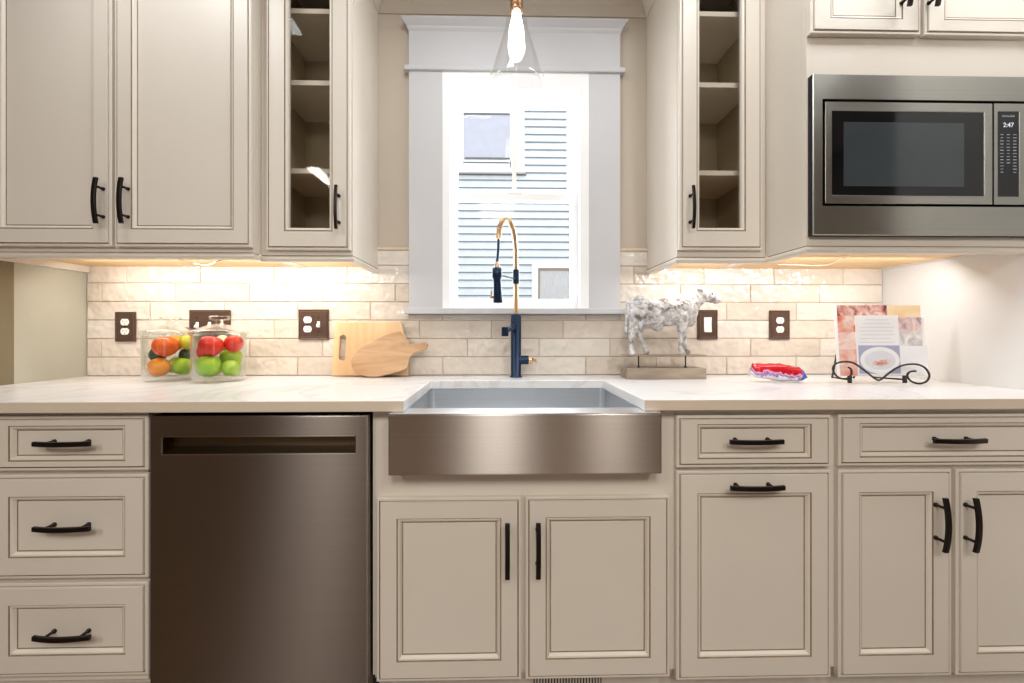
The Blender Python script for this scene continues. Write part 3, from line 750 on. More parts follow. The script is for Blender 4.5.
# ------------------------------------------------------------------ outlets
def plate(px0, px1, py0, py1, devs, label, cat='outlet'):
    Y = -.0105
    x0, x1 = ax(px0, Y), ax(px1, Y); z1, z0 = az((px0 + px1) / 2, py0, Y), az((px0 + px1) / 2, py1, Y)
    r = thing('wall_outlet' if any(d[0] == 'duplex' for d in devs) else 'light_switch', label, cat, ((x0 + x1) / 2, -.011, (z0 + z1) / 2))
    def R(i, y): return [(x0 + i, y, z0 + i), (x1 - i, y, z0 + i), (x1 - i, y, z1 - i), (x0 + i, y, z1 - i)]
    b = MB(); y0 = -.0115
    b.rings([R(0, y0), R(0, y0 - .004), R(.002, y0 - .0055), R(.005, y0 - .0035), R(.006, y0 - .0035), R(.009, y0 - .0055), R(.014, y0 - .0045)], [0, 0, 0, 0, 0, 0], cap=True)
    b.add(R(0, y0), [(0, 1, 2, 3)]); b.build('cover_plate', M['plate'], r)
    zc = (z0 + z1) / 2; yf = y0 - .0045
    for kind, fx in devs:
        xc = x0 + (x1 - x0) * fx
        if kind == 'duplex':
            for sg in (-1, 1):
                cz = zc + sg * .0195; p = MB()
                n = 20; pts = []
                for i in range(n):
                    a = 2 * PI * i / n; pts.append((xc + .0168 * math.cos(a), cz + max(-.0135, min(.0135, .0168 * math.sin(a)))))
                p.prism(pts, yf - .0025, yf + .001, 'y')
                rc = p.build('receptacle', M['white'], r)
                h = MB()
                h.box(xc - .0075, xc - .0055, yf - .0029, yf - .0024, cz - .001, cz + .008).box(xc + .0055, xc + .0075, yf - .0029, yf - .0024, cz - .001, cz + .006)
                h.tube([(xc, yf - .0029, cz - .0075), (xc, yf - .0024, cz - .0075)], .0022, 8)
                h.build('slots', M['blackm'], rc)
            s_ = MB(); s_.tube([(xc, yf - .001, zc), (xc, yf + .001, zc)], .003, 10); s_.build('screw', M['bronze'], r)
        elif kind == 'toggle':
            p = MB(); p.box(xc - .006, xc + .006, yf - .001, yf + .001, zc - .013, zc + .013)
            p.prism([(yf, zc - .006), (yf - .012, zc - .010), (yf - .013, zc - .004), (yf, zc + .006)], xc - .0045, xc + .0045, 'x')
            p.build('toggle', M['white'], r)
            for sg in (-1, 1):
                s_ = MB(); s_.tube([(xc, yf - .001, zc + sg * .03), (xc, yf + .001, zc + sg * .03)], .003, 10); s_.build('screw', M['bronze'], r)
        else:
            p = MB(); p.prism([(yf + .001, zc - .032), (yf - .004, zc - .032), (yf - .0015, zc), (yf - .003, zc + .032), (yf + .001, zc + .032)], xc - .016, xc + .016, 'x')
            p.build('rocker', M['white'], r)
    return r
plate(116, 136.5, 312, 341.5, [('duplex', .5)], 'bronze duplex outlet at far left, left of the fruit jars')
plate(190, 231, 310, 340.5, [('toggle', .2), ('toggle', .5), ('toggle', .8)], 'wide bronze switch plate partly behind the glass jars', 'switch')
plate(299, 329, 309.5, 339.5, [('duplex', .31), ('toggle', .67)], 'bronze plate with outlet and toggle switch beside the cutting boards')
plate(697, 717, 310, 339.5, [('rocker', .5)], 'bronze plate with white rocker switch behind the cow figurine', 'switch')
plate(769, 789, 310.5, 339.5, [('duplex', .5)], 'bronze duplex outlet above the candy pack')

# ------------------------------------------------------------------ faucet
def Pn(px, py, D):
    """point seen at pixel (px,py) at distance D from the camera plane"""
    Y = D - CAMD; X, Z = at(px, py, Y); return Vector((X, Y, Z))
fb = Pn(516, 360, 1.65)
fc = thing('faucet', 'navy and brass spring pull-down kitchen faucet behind the sink', 'faucet', (fb.x, fb.y, ZC))
zb = az(516, 314, fb.y)
b = MB(); b.lathe([(.001, 0), (.026, 0), (.026, .004), (.0215, .006), (.0215, zb - ZC - .002), (.020, zb - ZC), (.001, zb - ZC)], (fb.x, fb.y, ZC)); b.build('body', M['navy'], fc)
zc1 = az(516, 284, fb.y); zc0 = az(516, 270, fb.y)
b = MB(); b.tube([(fb.x, fb.y, zb - .002), (fb.x, fb.y, zc1 + .01)], .0095, 16); b.build('riser', M['brass'], fc)
b = MB(); b.tube([(fb.x, fb.y, zc1), (fb.x, fb.y, zc0)], .0135, 18); b.build('collar', M['navy'], fc)
# spring arc
hp = Pn(498.5, 236, 1.47); top_z = az(507, 221, 1.55 - CAMD)
def bez(p0, p1, p2, p3, n):
    return [(p0 * (1 - t) ** 3 + p1 * 3 * t * (1 - t) ** 2 + p2 * 3 * t * t * (1 - t) + p3 * t ** 3) for t in [i / n for i in range(n + 1)]]
zs = az(516, 258, fb.y)
p0 = Vector((fb.x, fb.y, zs))
arc = [Vector((fb.x, fb.y, zc0 - .005))] + bez(p0, p0 + Vector((0, 0, .185)), hp + Vector((.006, .03, .110)), hp, 40)
b = MB(); b.tube(arc, .0065, 10); core = b.build('hose', M['navy'], fc)
hel = []; L = 0; turns_per_m = 140; fr_ = None
dense = bez(p0, p0 + Vector((0, 0, .185)), hp + Vector((.006, .03, .110)), hp, 700)
dense = [Vector((fb.x, fb.y, zc0 + (zs - zc0) * i / 60)) for i in range(60)] + dense
A = Vector((1, 0, 0)); 
for i in range(len(dense) - 1):
    T_ = (dense[i + 1] - dense[i]); l = T_.length
    if l < 1e-7: continue
    T_ /= l; A = (A - T_ * A.dot(T_)).normalized(); B_ = T_.cross(A); L += l; a = L * turns_per_m * 2 * PI
    hel.append(dense[i] + (A * math.cos(a) + B_ * math.sin(a)) * .0085)
b = MB(); b.tube(hel, .0024, 5); b.build('spring', M['brass'], fc)
h1 = Pn(497, 263, 1.455)
b = MB(); b.tube([hp + Vector((0, 0, .008)), hp - Vector((0, 0, .012))], .0095, 14); b.build('ferrule', M['brass'], fc)
b = MB(); b.tube([h1 + Vector((0, 0, .004)), h1 - Vector((0, 0, .018))], [.006, .0105], 14); b.build('ferrule', M['brass'], fc)
b = MB(); b.tube([hp, (hp + h1) / 2 + Vector((.002, 0, 0)), h1], .0052, 10); b.build('hose', M['navy'], fc)
h2 = Pn(497, 267.5, 1.452); 
def dn(v, d, dx=0): return Vector((v.x + dx, v.y, v.z - d))
b = MB(); b.tube([h2, dn(h2, .004), dn(h2, .036), dn(h2, .042), dn(h2, .060, .001), dn(h2, .125, .003), dn(h2, .128, .003)], [.013, .018, .018, .014, .014, .0165, .0150], 18); b.build('spray_head', M['navy'], fc)
b = MB(); q = dn(h2, .105, -.012); b.tube([q, q + Vector((-.008, -.008, -.004))], .005, 10); b.tube([q + Vector((-.008, -.008, .020)), q + Vector((-.009, -.009, -.008))], .003, 8); b.build('spray_lever', M['brass'], fc)
ar0 = Vector((fb.x, fb.y, az(516, 279, fb.y))); ar1 = dn(h2, .024)
b = MB(); b.tube([ar0, ar1], .0035, 10); b.build('docking_arm', M['iron'], fc)
sp0 = Vector((fb.x, fb.y, az(516, 300, fb.y))); sp0.z = az(516, 325, fb.y)
sp1 = Pn(506.5, 330, 1.55)
sp0.z = az(516, 326.5, fb.y)
b = MB(); b.tube([sp0, sp1], .0105, 14); e2 = Pn(505, 330.5, 1.53); b.tube([Vector((e2.x, e2.y, e2.z + .013)), Vector((e2.x, e2.y, e2.z - .022))], .0135, 16); b.build('side_spout', M['navy'], fc)
zl = az(516, 360, fb.y)
b = MB(); b.tube([(fb.x + .01, fb.y, zl), (ax(528.5, fb.y), fb.y, zl)], .0185, 18); b.build('valve_stub', M['navy'], fc)
b = MB(); b.tube([(ax(528.5, fb.y), fb.y, zl), (ax(532, fb.y), fb.y, zl)], .0165, 18); b.tube([(ax(531, fb.y), fb.y, zl), (ax(533, fb.y), fb.y, zl)], .012, 14)
b.tube([(ax(532, fb.y), fb.y - .004, zl + .005), (ax(534, fb.y), fb.y - .05, zl + .004)], .005, 10); b.tube([(ax(531, fb.y), fb.y, zl - .008), (ax(537, fb.y), fb.y - .005, zl - .004)], .004, 8)
b.build('lever', M['brass'], fc)

# ------------------------------------------------------------------ pendant lamp
pc = Pn(516.5, 34, 1.36)
pl = thing('pendant_lamp', 'clear glass pendant lamp with a glowing bulb hanging over the sink', 'lamp', (pc.x, pc.y, CEIL))
zs_b = az(516, 12.5, pc.y)     # socket bottom
b = MB(); b.lathe([(.001, 0), (.06, 0), (.06, -.018), (.05, -.024), (.001, -.024)], (pc.x, pc.y, CEIL - .0005)); b.build('canopy', M['brass'], pl)
b = MB(); b.tube([(pc.x, pc.y, CEIL - .02), (pc.x, pc.y, zs_b + .05)], .003, 8); b.build('cord', M['iron'], pl)
b = MB()
sb_ = mat('aged_brass', (150, 112, 84), .3, metal=.85, var=.2, scale=30)
b.lathe([(.001, .066), (.014, .066), (.017, .058), (.0215, .055), (.0215, .040), (.0195, .038), (.0215, .036), (.0215, .018), (.0195, .016), (.0215, .014), (.0225, .003), (.019, 0), (.001, 0)], (pc.x, pc.y, zs_b)); b.build('socket', sb_, pl)
b = MB(); b.lathe([(.013, .0), (.014, -.010), (.018, -.028), (.0235, -.055), (.0255, -.078), (.024, -.100), (.017, -.120), (.008, -.130), (.0005, -.133)], (pc.x, pc.y, zs_b)); b.build('bulb', M['bulb'], pl)
b = MB()
sh = [(.024, .006), (.029, -.004), (.034, -.020), (.040, -.06), (.055, -.11), (.078, -.18), (.100, -.245), (.108, -.275)]
b.lathe(sh + [(.1065, -.275)] + [(r_ - .0015, z_) for r_, z_ in sh[::-1]], (pc.x, pc.y, zs_b), seg=48); b.build('lamp_shade', M['shadeglass'], pl)

# ------------------------------------------------------------------ jars and fruit
def jar(cx, cy, R, label):
    r = thing('glass_jar', label, 'jar', (cx, cy, ZC), 'glass fruit jars')
    del r['group']
    b = MB(); H = .178
    pr = [(.001, .0), (R * .88, 0), (R * .92, .004), (R * .90, .010), (R * .97, .020), (R, .032), (R, H - .02), (R * .985, H - .010), (R * .99, H - .006), (R * 1.07, H), (R * 1.07, H + .004), (R * .97, H + .003),
          (R - .005, H - .010), (R - .004, H - .02), (R - .004, .034), (R * .9, .016), (.001, .012)]
    b.lathe(pr, (cx, cy, ZC + .0005), 48); b.build('body', M['jarglass'], r)
    b = MB()
    b.lathe([(R * .90, H - .004), (R * .93, H + .005), (R * 1.08, H + .0055), (R * 1.08, H + .010), (R * .86, H + .016), (R * .6, H + .028), (R * .3, H + .036), (.012, H + .038), (.012, H + .050), (.03, H + .055), (.033, H + .062), (.030, H + .068), (.001, H + .068)], (cx, cy, ZC), 40)
    b.lathe([(.001, H + .032), (R * .3, H + .031), (R * .6, H + .023), (R * .86, H + .011), (R * .90, H - .004)], (cx, cy, ZC), 40)
    b.build('lid', M['jarglass'], r)
j1 = Pn(170.5, 360, 1.575); j2 = Pn(219.5, 360, 1.535)
R1, R2 = .086, .088
jar(j1.x, j1.y, R1, 'lidded glass jar on the left, filled with oranges, avocados and apples')
jar(j2.x, j2.y, R2, 'lidded glass jar on the right, filled with red and green apples')
FM = {}
def fruitmat(n, a, b_):
    m, nt, bs = pbsdf(n); v = coords(nt); nz = N(nt, 'ShaderNodeTexNoise', i_Scale=22.0, i_Detail=4.0); nt.links.new(v, nz.inputs['Vector'])
    nt.links.new(ramp(nt, nz.outputs[0], [(.35, lin(a)), (.65, lin(b_))]), bs.inputs['Base Color']); bs.inputs['Roughness'].default_value = .25
    return m
FM['orange'] = fruitmat('orange_peel', (240, 130, 20), (252, 164, 40)); FM['redorange'] = fruitmat('red_orange_skin', (232, 76, 24), (246, 118, 40))
FM['red'] = fruitmat('red_skin', (205, 20, 24), (234, 60, 34)); FM['green'] = fruitmat('green_skin', (128, 178, 24), (176, 208, 50))
FM['dark'] = fruitmat('avocado_skin', (26, 48, 34), (60, 84, 50)); FM['lime'] = fruitmat('yellow_green_skin', (176, 186, 30), (214, 208, 60)); FM['cream'] = fruitmat('pale_yellow_skin', (232, 222, 150), (240, 234, 190))
stemm = mat('stem_brown', (70, 50, 30), .7)
def settle(items, cx, cy, R):
    P = [list(Pn(px, py, D)) + [r_ * 1.24] for (_, px, py, D, r_, *_k) in items]
    for it in range(400):
        for i in range(len(P)):
            for j in range(i + 1, len(P)):
                d = Vector(P[i][:3]) - Vector(P[j][:3]); m_ = (P[i][3] + P[j][3]) * 1.0; l = d.length or 1e-4
                if l < m_:
                    d *= (m_ - l) / l / 2
                    for k in range(3): P[i][k] += d[k]; P[j][k] -= d[k]
        for p in P:
            dx, dy_ = p[0] - cx, p[1] - cy; l = math.hypot(dx, dy_); mx_ = R - .006 - p[3]
            if l > mx_: p[0] = cx + dx * mx_ / l; p[1] = cy + dy_ * mx_ / l
            p[2] = min(max(p[2], ZC + .018 + p[3]), ZC + .175 - p[3])
    return P
def fruit(kind, m_, p, label, tilt, group=None):
    r_ = p[3]; names = {'apple': 'apple', 'orange': 'orange', 'avocado': 'avocado', 'lime': 'lime', 'tomato': 'persimmon'}
    r = thing(names[kind], label, 'fruit', (p[0], p[1], p[2]), group)
    b = MB(); seg, rng = 24, 16; vs = []
    prof = []
    for i in range(rng + 1):
        a = PI * i / rng
        if kind == 'apple': rr_ = r_ * (.94 - .30 * math.exp(-(a / .42) ** 2) - .16 * math.exp(-((PI - a) / .35) ** 2)); z = -math.cos(PI - a) * rr_ ; x = math.sin(a) * rr_ * 1.05 * (1 + .06 * math.cos(a))
        elif kind == 'tomato': rr_ = r_ * (.98 - .25 * math.exp(-(a / .4) ** 2)); z = math.cos(a) * rr_ * .98; x = math.sin(a) * rr_
        elif kind == 'avocado': rr_ = r_ * .99; z = math.cos(a) * rr_; x = math.sin(a) * rr_ * (.84 - .12 * math.cos(a))
        elif kind == 'lime': rr_ = r_ * .98; z = math.cos(a) * rr_ * (1 + .02 * abs(math.cos(a)) ** 8); x = math.sin(a) * rr_ * .85
        else: rr_ = r_ * (.98 - .05 * math.exp(-(a / .2) ** 2)); z = math.cos(a) * rr_ * 1.0; x = math.sin(a) * rr_
        if kind == 'apple': z = math.cos(a) * rr_ * 1.08
        prof.append((max(x, 1e-5), z))
    b.lathe(prof, (p[0], p[1], p[2]), seg)
    body = b.build('flesh', m_, r)
    if kind in ('apple', 'tomato'):
        zt0 = prof[0][1]
        s_ = MB(); s_.tube([(p[0], p[1], p[2] + zt0 - .002), (p[0] + .001, p[1], p[2] + zt0 + .006), (p[0] + .003, p[1], p[2] + zt0 + .013)], .0013, 6); s_.build('stem', stemm, r)
    r.rotation_euler = tilt
    return r
L1 = [('tomato', 168, 344, 1.53, .0335, 'redorange', 'large red-orange persimmon at the top of the left jar'),
      ('orange', 151, 343, 1.575, .026, 'orange', 'small orange at the upper left edge of the left jar'),
      ('lime', 184, 344, 1.55, .024, 'lime', 'yellow-green lime at the upper right of the left jar'),
      ('avocado', 152, 357, 1.545, .027, 'dark', 'dark green avocado at the left side of the left jar'),
      ('avocado', 149, 372, 1.575, .021, 'dark', 'small dark avocado at the bottom left of the left jar'),
      ('orange', 162, 370, 1.52, .029, 'orange', 'orange at the bottom front of the left jar'),
      ('apple', 181, 366, 1.54, .028, 'green', 'green apple at the lower right of the left jar'),
      ('lime', 172, 360, 1.60, .025, 'lime', 'yellow-green lime hidden at the middle of the left jar'),
      ('avocado', 187, 356, 1.60, .023, 'dark', 'dark avocado at the right back of the left jar')]
L2 = [('apple', 211, 366, 1.49, .034, 'green', 'large green apple at the lower front of the right jar'),
      ('apple', 216, 345, 1.50, .032, 'red', 'large glossy red apple at the top centre of the right jar'),
      ('apple', 234, 357, 1.52, .031, 'green', 'green apple at the right side of the right jar'),
      ('apple', 235, 341, 1.54, .027, 'red', 'red apple at the upper right of the right jar'),
      ('apple', 199, 354, 1.52, .026, 'red', 'red apple at the left side of the right jar'),
      ('apple', 228, 373, 1.50, .026, 'green', 'small green apple at the bottom right of the right jar'),
      ('lime', 200, 341, 1.58, .025, 'cream', 'pale yellow lime at the back of the right jar'),
      ('orange', 210, 365, 1.60, .026, 'lime', 'yellow-green orange at the rear bottom of the right jar')]
for LL, (cx_, cy_, R_) in ((L1, (j1.x, j1.y, R1)), (L2, (j2.x, j2.y, R2))):
    PP = settle(LL, cx_, cy_, R_)
    for it, p in zip(LL, PP):
        rnd = random.Random(it[6]); fruit(it[0], FM[it[5]], p, it[6], (rnd.uniform(-.45, .1), rnd.uniform(-.3, .3), 0))

# ------------------------------------------------------------------ cutting boards (leaning on the tiles)
def board(name, pts, th, m_, D, base_px, tilt, label, hole=None, edge=.003):
    """pts in photo pixels, read at distance D; board stands on the counter and leans back"""
    sc = D / F; bxp = base_px
    X0, _ = at(bxp[0], bxp[1], D - CAMD)
    yb = max(p[1] for p in pts)
    P = [((p[0] - bxp[0]) * sc, (yb - p[1]) * sc / math.cos(tilt)) for p in pts]
    bm = bmesh.new()
    vs = [bm.verts.new((x, 0, z)) for x, z in P]
    es = [bm.edges.new((vs[i], vs[(i + 1) % len(vs)])) for i in range(len(vs))]
    if hole:
        H_ = [((p[0] - bxp[0]) * sc, (yb - p[1]) * sc / math.cos(tilt)) for p in hole]
        hv = [bm.verts.new((x, 0, z)) for x, z in H_]
        es += [bm.edges.new((hv[i], hv[(i + 1) % len(hv)])) for i in range(len(hv))]
        r_ = bmesh.ops.triangle_fill(bm, use_beauty=True, edges=es)
        fs = [g for g in r_['geom'] if isinstance(g, bmesh.types.BMFace)]
    else: fs = [bm.faces.new(vs)]
    ex = bmesh.ops.extrude_face_region(bm, geom=fs)
    for v in [g for g in ex['geom'] if isinstance(g, bmesh.types.BMVert)]: v.co.y -= th
    bmesh.ops.recalc_face_normals(bm, faces=bm.faces[:])
    me = bpy.data.meshes.new(name); bm.to_mesh(me); bm.free(); me.materials.append(m_)
    o = bpy.data.objects.new(name, me); COL.objects.link(o)
    o.location = (X0, D - CAMD, ZC + th * math.sin(tilt) + .0008); o.rotation_euler = (-tilt, 0, 0)
    bv = o.modifiers.new('bevel', 'BEVEL'); bv.width = edge; bv.segments = 2; bv.limit_method = 'ANGLE'; bv.angle_limit = math.radians(40)
    return tag(o, label, 'cutting board')
def q(pts, s=8.904, ox=320, oy=310): return [(ox + x / s, oy + y / s) for x, y in pts]
def rc(x, y, w_, h_, k, n=5):
    o = []
    for (cx_, cy_, a0) in ((x + w_ - k, y + h_ - k, 0), (x + k, y + h_ - k, 90), (x + k, y + k, 180), (x + w_ - k, y + k, 270)):
        for j in range(n + 1):
            a = math.radians(a0 + 90 * j / n); o.append((cx_ + k * math.cos(a), cy_ + k * math.sin(a)))
    return o
rb_pts = q([(118, 592), (126, 180), (136, 128), (150, 120), (708, 120), (722, 150), (738, 215), (760, 270), (785, 310), (788, 360), (786, 592)])
board('cutting_board', rb_pts, .016, M['board'], 1.690, (365, 376), .12, 'light rectangular cutting board with a slot handle leaning on the tiles', hole=q(rc(176, 236, 56, 226, 27)))
pd = q([(400, 300), (350, 338), (305, 395), (282, 450), (290, 500), (325, 545), (380, 575), (440, 588), (520, 588), (620, 568), (700, 545), (770, 520), (786, 470), (798, 420), (830, 385), (880, 365), (935, 350), (952, 320), (948, 296), (925, 288), (860, 298), (815, 308), (780, 298), (748, 262), (725, 215), (705, 190), (640, 200), (560, 226), (480, 262)])
board('cutting_board', pd, .014, M['paddle'], 1.650, (365, 376), .12, 'round wooden paddle board with a handle leaning in front of the rectangular board')

# ------------------------------------------------------------------ cow figurine
def cow():
    D = 1.60; Y0 = D - CAMD
    r = thing('cow_figurine', 'whitewashed carved cow figurine on a grey wooden plinth right of the window', 'figurine', (Pn(664, 378, D).x, Y0, ZC))
    X0, X1 = Pn(627.5, 378, D - .045).x, Pn(706.5, 378, D - .045).x
    zb_ = az(664, 368.5, Y0 - .045)
    bx('plinth', M['greywood'], r, X0, X1, Y0 - .045, Y0 + .045, ZC + .0005, zb_, c=.002)
    zp = az(664, 354.5, Y0)
    bx('plate', M['greywood'], r, Pn(623, 0, D).x, Pn(703, 0, D).x, Y0 - .030, Y0 + .030, zp - .004, zp, c=.001)
    for px in (638.5, 685.5):
        b = MB(); b.tube([(ax(px, Y0), Y0, zb_ - .001), (ax(px, Y0), Y0, zp - .003)], .0028, 10); b.lathe([(.0028, .006), (.008, 0)], (ax(px, Y0), Y0, zb_ - .0005), 12); b.build('rod', M['iron'], r)
    # body: union of ellipsoids and limbs, remeshed into one skin
    def Z(px, py): X, Zz = at(px, py, Y0); return X, Zz
    b = MB()
    def el(px, py, rx, ry, rz, dy_=0, tilt=0):
        X, Zz = Z(px, py); k = D / F
        n0 = len(b.v); b.ball((0, 0, 0), 1, 0, 20, 14, (rx * k, ry * k, rz * k)); ca, sa = math.cos(tilt), math.sin(tilt)
        for i in range(n0, len(b.v)):
            p = b.v[i]; b.v[i] = Vector((X + p.x * ca - p.z * sa, Y0 + dy_ + p.y, Zz + p.x * sa + p.z * ca))
    def limb(pts, dy_):
        k = D / F; path = []; rad = []
        for (px, py, rr_) in pts: X, Zz = Z(px, py); path.append((X, Y0 + dy_, Zz)); rad.append(rr_ * k)
        b.tube(path, rad, 12)
        for p, q_ in zip(path, rad): b.ball(p, q_ * .98, 0, 12, 8)
    el(664, 312, 27, 12, 14.5); el(640, 309, 13.5, 12.5, 13.5); el(652, 316, 18, 12.5, 13.0); el(684, 311, 13.5, 11.5, 16, tilt=.1); el(676, 304, 14, 8, 9.5)
    el(689, 303, 11, 8, 13.0, tilt=.35); el(697, 298, 9, 6.5, 9.0, tilt=.3)
    el(703, 295, 8.5, 6.6, 7.4); el(711, 297, 8, 5.4, 6.0, tilt=-.2); el(716, 299.2, 5, 4.6, 4.6, tilt=-.1)
    el(690, 318, 6, 6, 9)  # dewlap
    for sg in (-1, 1):
        el(697.5, 290, 3.4, 3.6, 1.6, sg * .020, tilt=-.2)             # ears
        limb([(702, 290.5, 1.7), (701, 287.8, 1.2), (703, 286, .6)], sg * .014)
    hy = .026
    limb([(634, 314, 8.5), (634.5, 324, 6.2), (629.5, 333, 3.4), (629.5, 343, 2.5), (629, 349, 2.3), (629.5, 352.5, 3.0)], -hy)
    limb([(640, 316, 8.5), (643.5, 325, 5.6), (640.5, 334, 3.3), (644.5, 342, 2.5), (646.5, 348, 2.3), (648.5, 352.0, 3.0)], hy * .8)
    limb([(678, 316, 7.0), (679, 327, 4.6), (678.5, 335, 3.3), (678, 344, 2.4), (677.5, 349, 2.3), (679, 352.3, 3.1)], -hy)
    limb([(684, 318, 6.5), (685.5, 328, 4.2), (686, 336, 3.1), (687, 345, 2.3), (688, 349, 2.3), (690.5, 352.3, 3.0)], hy * .8)
    limb([(631, 300, 2.6), (627.8, 303, 2.2), (627, 312, 1.8), (626.8, 322, 1.7), (626.3, 330, 2.4), (626.3, 336, 1.6)], 0)
    el(657, 327, 6, 6, 4.5)
    o = b.build('body', M['cow'], r)
    me = o.data
    md_ = o.modifiers.new('remesh', 'REMESH'); md_.mode = 'VOXEL'; md_.voxel_size = .0028
    ms = o.modifiers.new('smooth', 'SMOOTH'); ms.factor = .5; ms.iterations = 5
    tx = bpy.data.textures.new('carving', 'CLOUDS'); tx.noise_scale = .022; tx.noise_depth = 2
    dp = o.modifiers.new('displace', 'DISPLACE'); dp.texture = tx; dp.strength = .006; dp.mid_level = .5; dp.texture_coords = 'LOCAL'
    bpy.context.view_layer.update()
    nm = bpy.data.meshes.new_from_object(o.evaluated_get(bpy.context.evaluated_depsgraph_get()))
    o.modifiers.clear(); o.data = nm
    for p in nm.polygons: p.use_smooth = True
    # carved rosette and garland on the flank
    b = MB(); k = D / F
    X, Zz = Z(652, 317); yf = Y0 - .051
    for i in range(8):
        a = 2 * PI * i / 8; b.ball((X + .011 * math.cos(a), yf, Zz + .011 * math.sin(a)), .0062, 0, 10, 6, (1, .6, 1))
    b.ball((X, yf - .002, Zz), .006, 0, 10, 6)
    b.build('rosette', M['cow'], r)
    b = MB()
    for i in range(13):
        t_ = i / 12; px = 642 + 38 * t_; py = 303.5 + 5 * math.sin(PI * t_) ; X, Zz = Z(px, py)
        b.ball((X, Y0 - .046 - .005 * math.sin(PI * t_), Zz), .0048, 0, 8, 6)
    b.build('garland', M['cow'], r)
    b = MB()
    for sg in (-1, 1):
        X, Zz = Z(710, 294.2); b.ball((X, Y0 + sg * .0185, Zz), .0032, 0, 8, 6)
    X, Zz = Z(717, 298)
    for sg in (-1, 1): b.ball((X + .006, Y0 + sg * .008, Zz), .0022, 0, 8, 6)
    b.build('eye', mat('dark_eye', (70, 64, 60), .5), r)
cow()

# ------------------------------------------------------------------ candy pack
def candy():
    D = 1.46; c0 = Pn(777, 376.5, D)
    m, nt, bs = pbsdf('candy_wrapper')
    tc = N(nt, 'ShaderNodeTexCoord'); sp = N(nt, 'ShaderNodeSeparateXYZ'); nt.links.new(tc.outputs['Object'], sp.inputs[0])
    nz = N(nt, 'ShaderNodeTexNoise', i_Scale=60.0, i_Detail=2.0); nt.links.new(tc.outputs['Object'], nz.inputs['Vector'])
    ml = N(nt, 'ShaderNodeMath', operation='MULTIPLY_ADD'); ml.inputs[1].default_value = .85
    nt.links.new(nz.outputs[0], ml.inputs[0])
    zm = N(nt, 'ShaderNodeMapRange'); zm.inputs['From Min'].default_value = -.016; zm.inputs['From Max'].default_value = .032
    nt.links.new(sp.outputs[2], zm.inputs[0]); nt.links.new(zm.outputs[0], ml.inputs[2])
    c1 = ramp(nt, ml.outputs[0], [(.30, lin((232, 232, 236))), (.58, lin((238, 236, 244))), (.72, lin((150, 90, 180))), (.88, lin((226, 190, 214))), (.96, lin((216, 34, 50))), (1.0, lin((200, 24, 40)))])
    xm_ = N(nt, 'ShaderNodeMapRange'); xm_.inputs['From Min'].default_value = .066; xm_.inputs['From Max'].default_value = .072
    nt.links.new(sp.outputs[0], xm_.inputs[0])
    mx_ = N(nt, 'ShaderNodeMix', data_type='RGBA'); nt.links.new(xm_.outputs[0], mx_.inputs[0]); nt.links.new(c1, mx_.inputs[6]); mx_.inputs[7].default_value = lin((70, 96, 190))
    nt.links.new(mx_.outputs[2], bs.inputs['Base Color']); bs.inputs['Roughness'].default_value = .2
    b = MB(); n = 26; seg = 20; L = .178; vs = []
    for i in range(n + 1):
        t = i / n; x = -L / 2 + L * t
        k = min(1, (t / .10)) if t < .10 else min(1, (1 - t) / .10) if t > .90 else 1
        hgt = .021 * (k ** .6) * (1 - .12 * math.sin(t * 9)) + .0008; wid = .024 * (.85 + .15 * k)
        if t < .06: hgt = .020 * (1 - t / .06) * .8 + .006
        if t < .06: wid = .003 + .02 * (t / .06)
        for s_ in range(seg):
            a = 2 * PI * s_ / seg
            wv = 1 + .05 * math.sin(7 * a + i * 1.3)
            vs.append((x, wid * math.cos(a) * wv, hgt * math.sin(a) * wv))
    fs = [(i * seg + k, i * seg + (k + 1) % seg, (i + 1) * seg + (k + 1) % seg, (i + 1) * seg + k) for i in range(n) for k in range(seg)] + [list(range(seg)), list(range(n * seg, (n + 1) * seg))]
    b.add(vs, fs, 0, True)
    o = b.build('candy_pack', m, None)
    o.location = (c0.x, c0.y, ZC + .0372); o.rotation_euler = (math.radians(20), math.radians(5.0), math.radians(-6)); o.scale = (1.06, 1.2, 1.35)
    tag(o, 'crinkled red, white and purple candy pack with a blue end on the counter', 'candy pack')
    # small printed patches
    pb = MB(); rnd = random.Random(5)
    return o
candy()

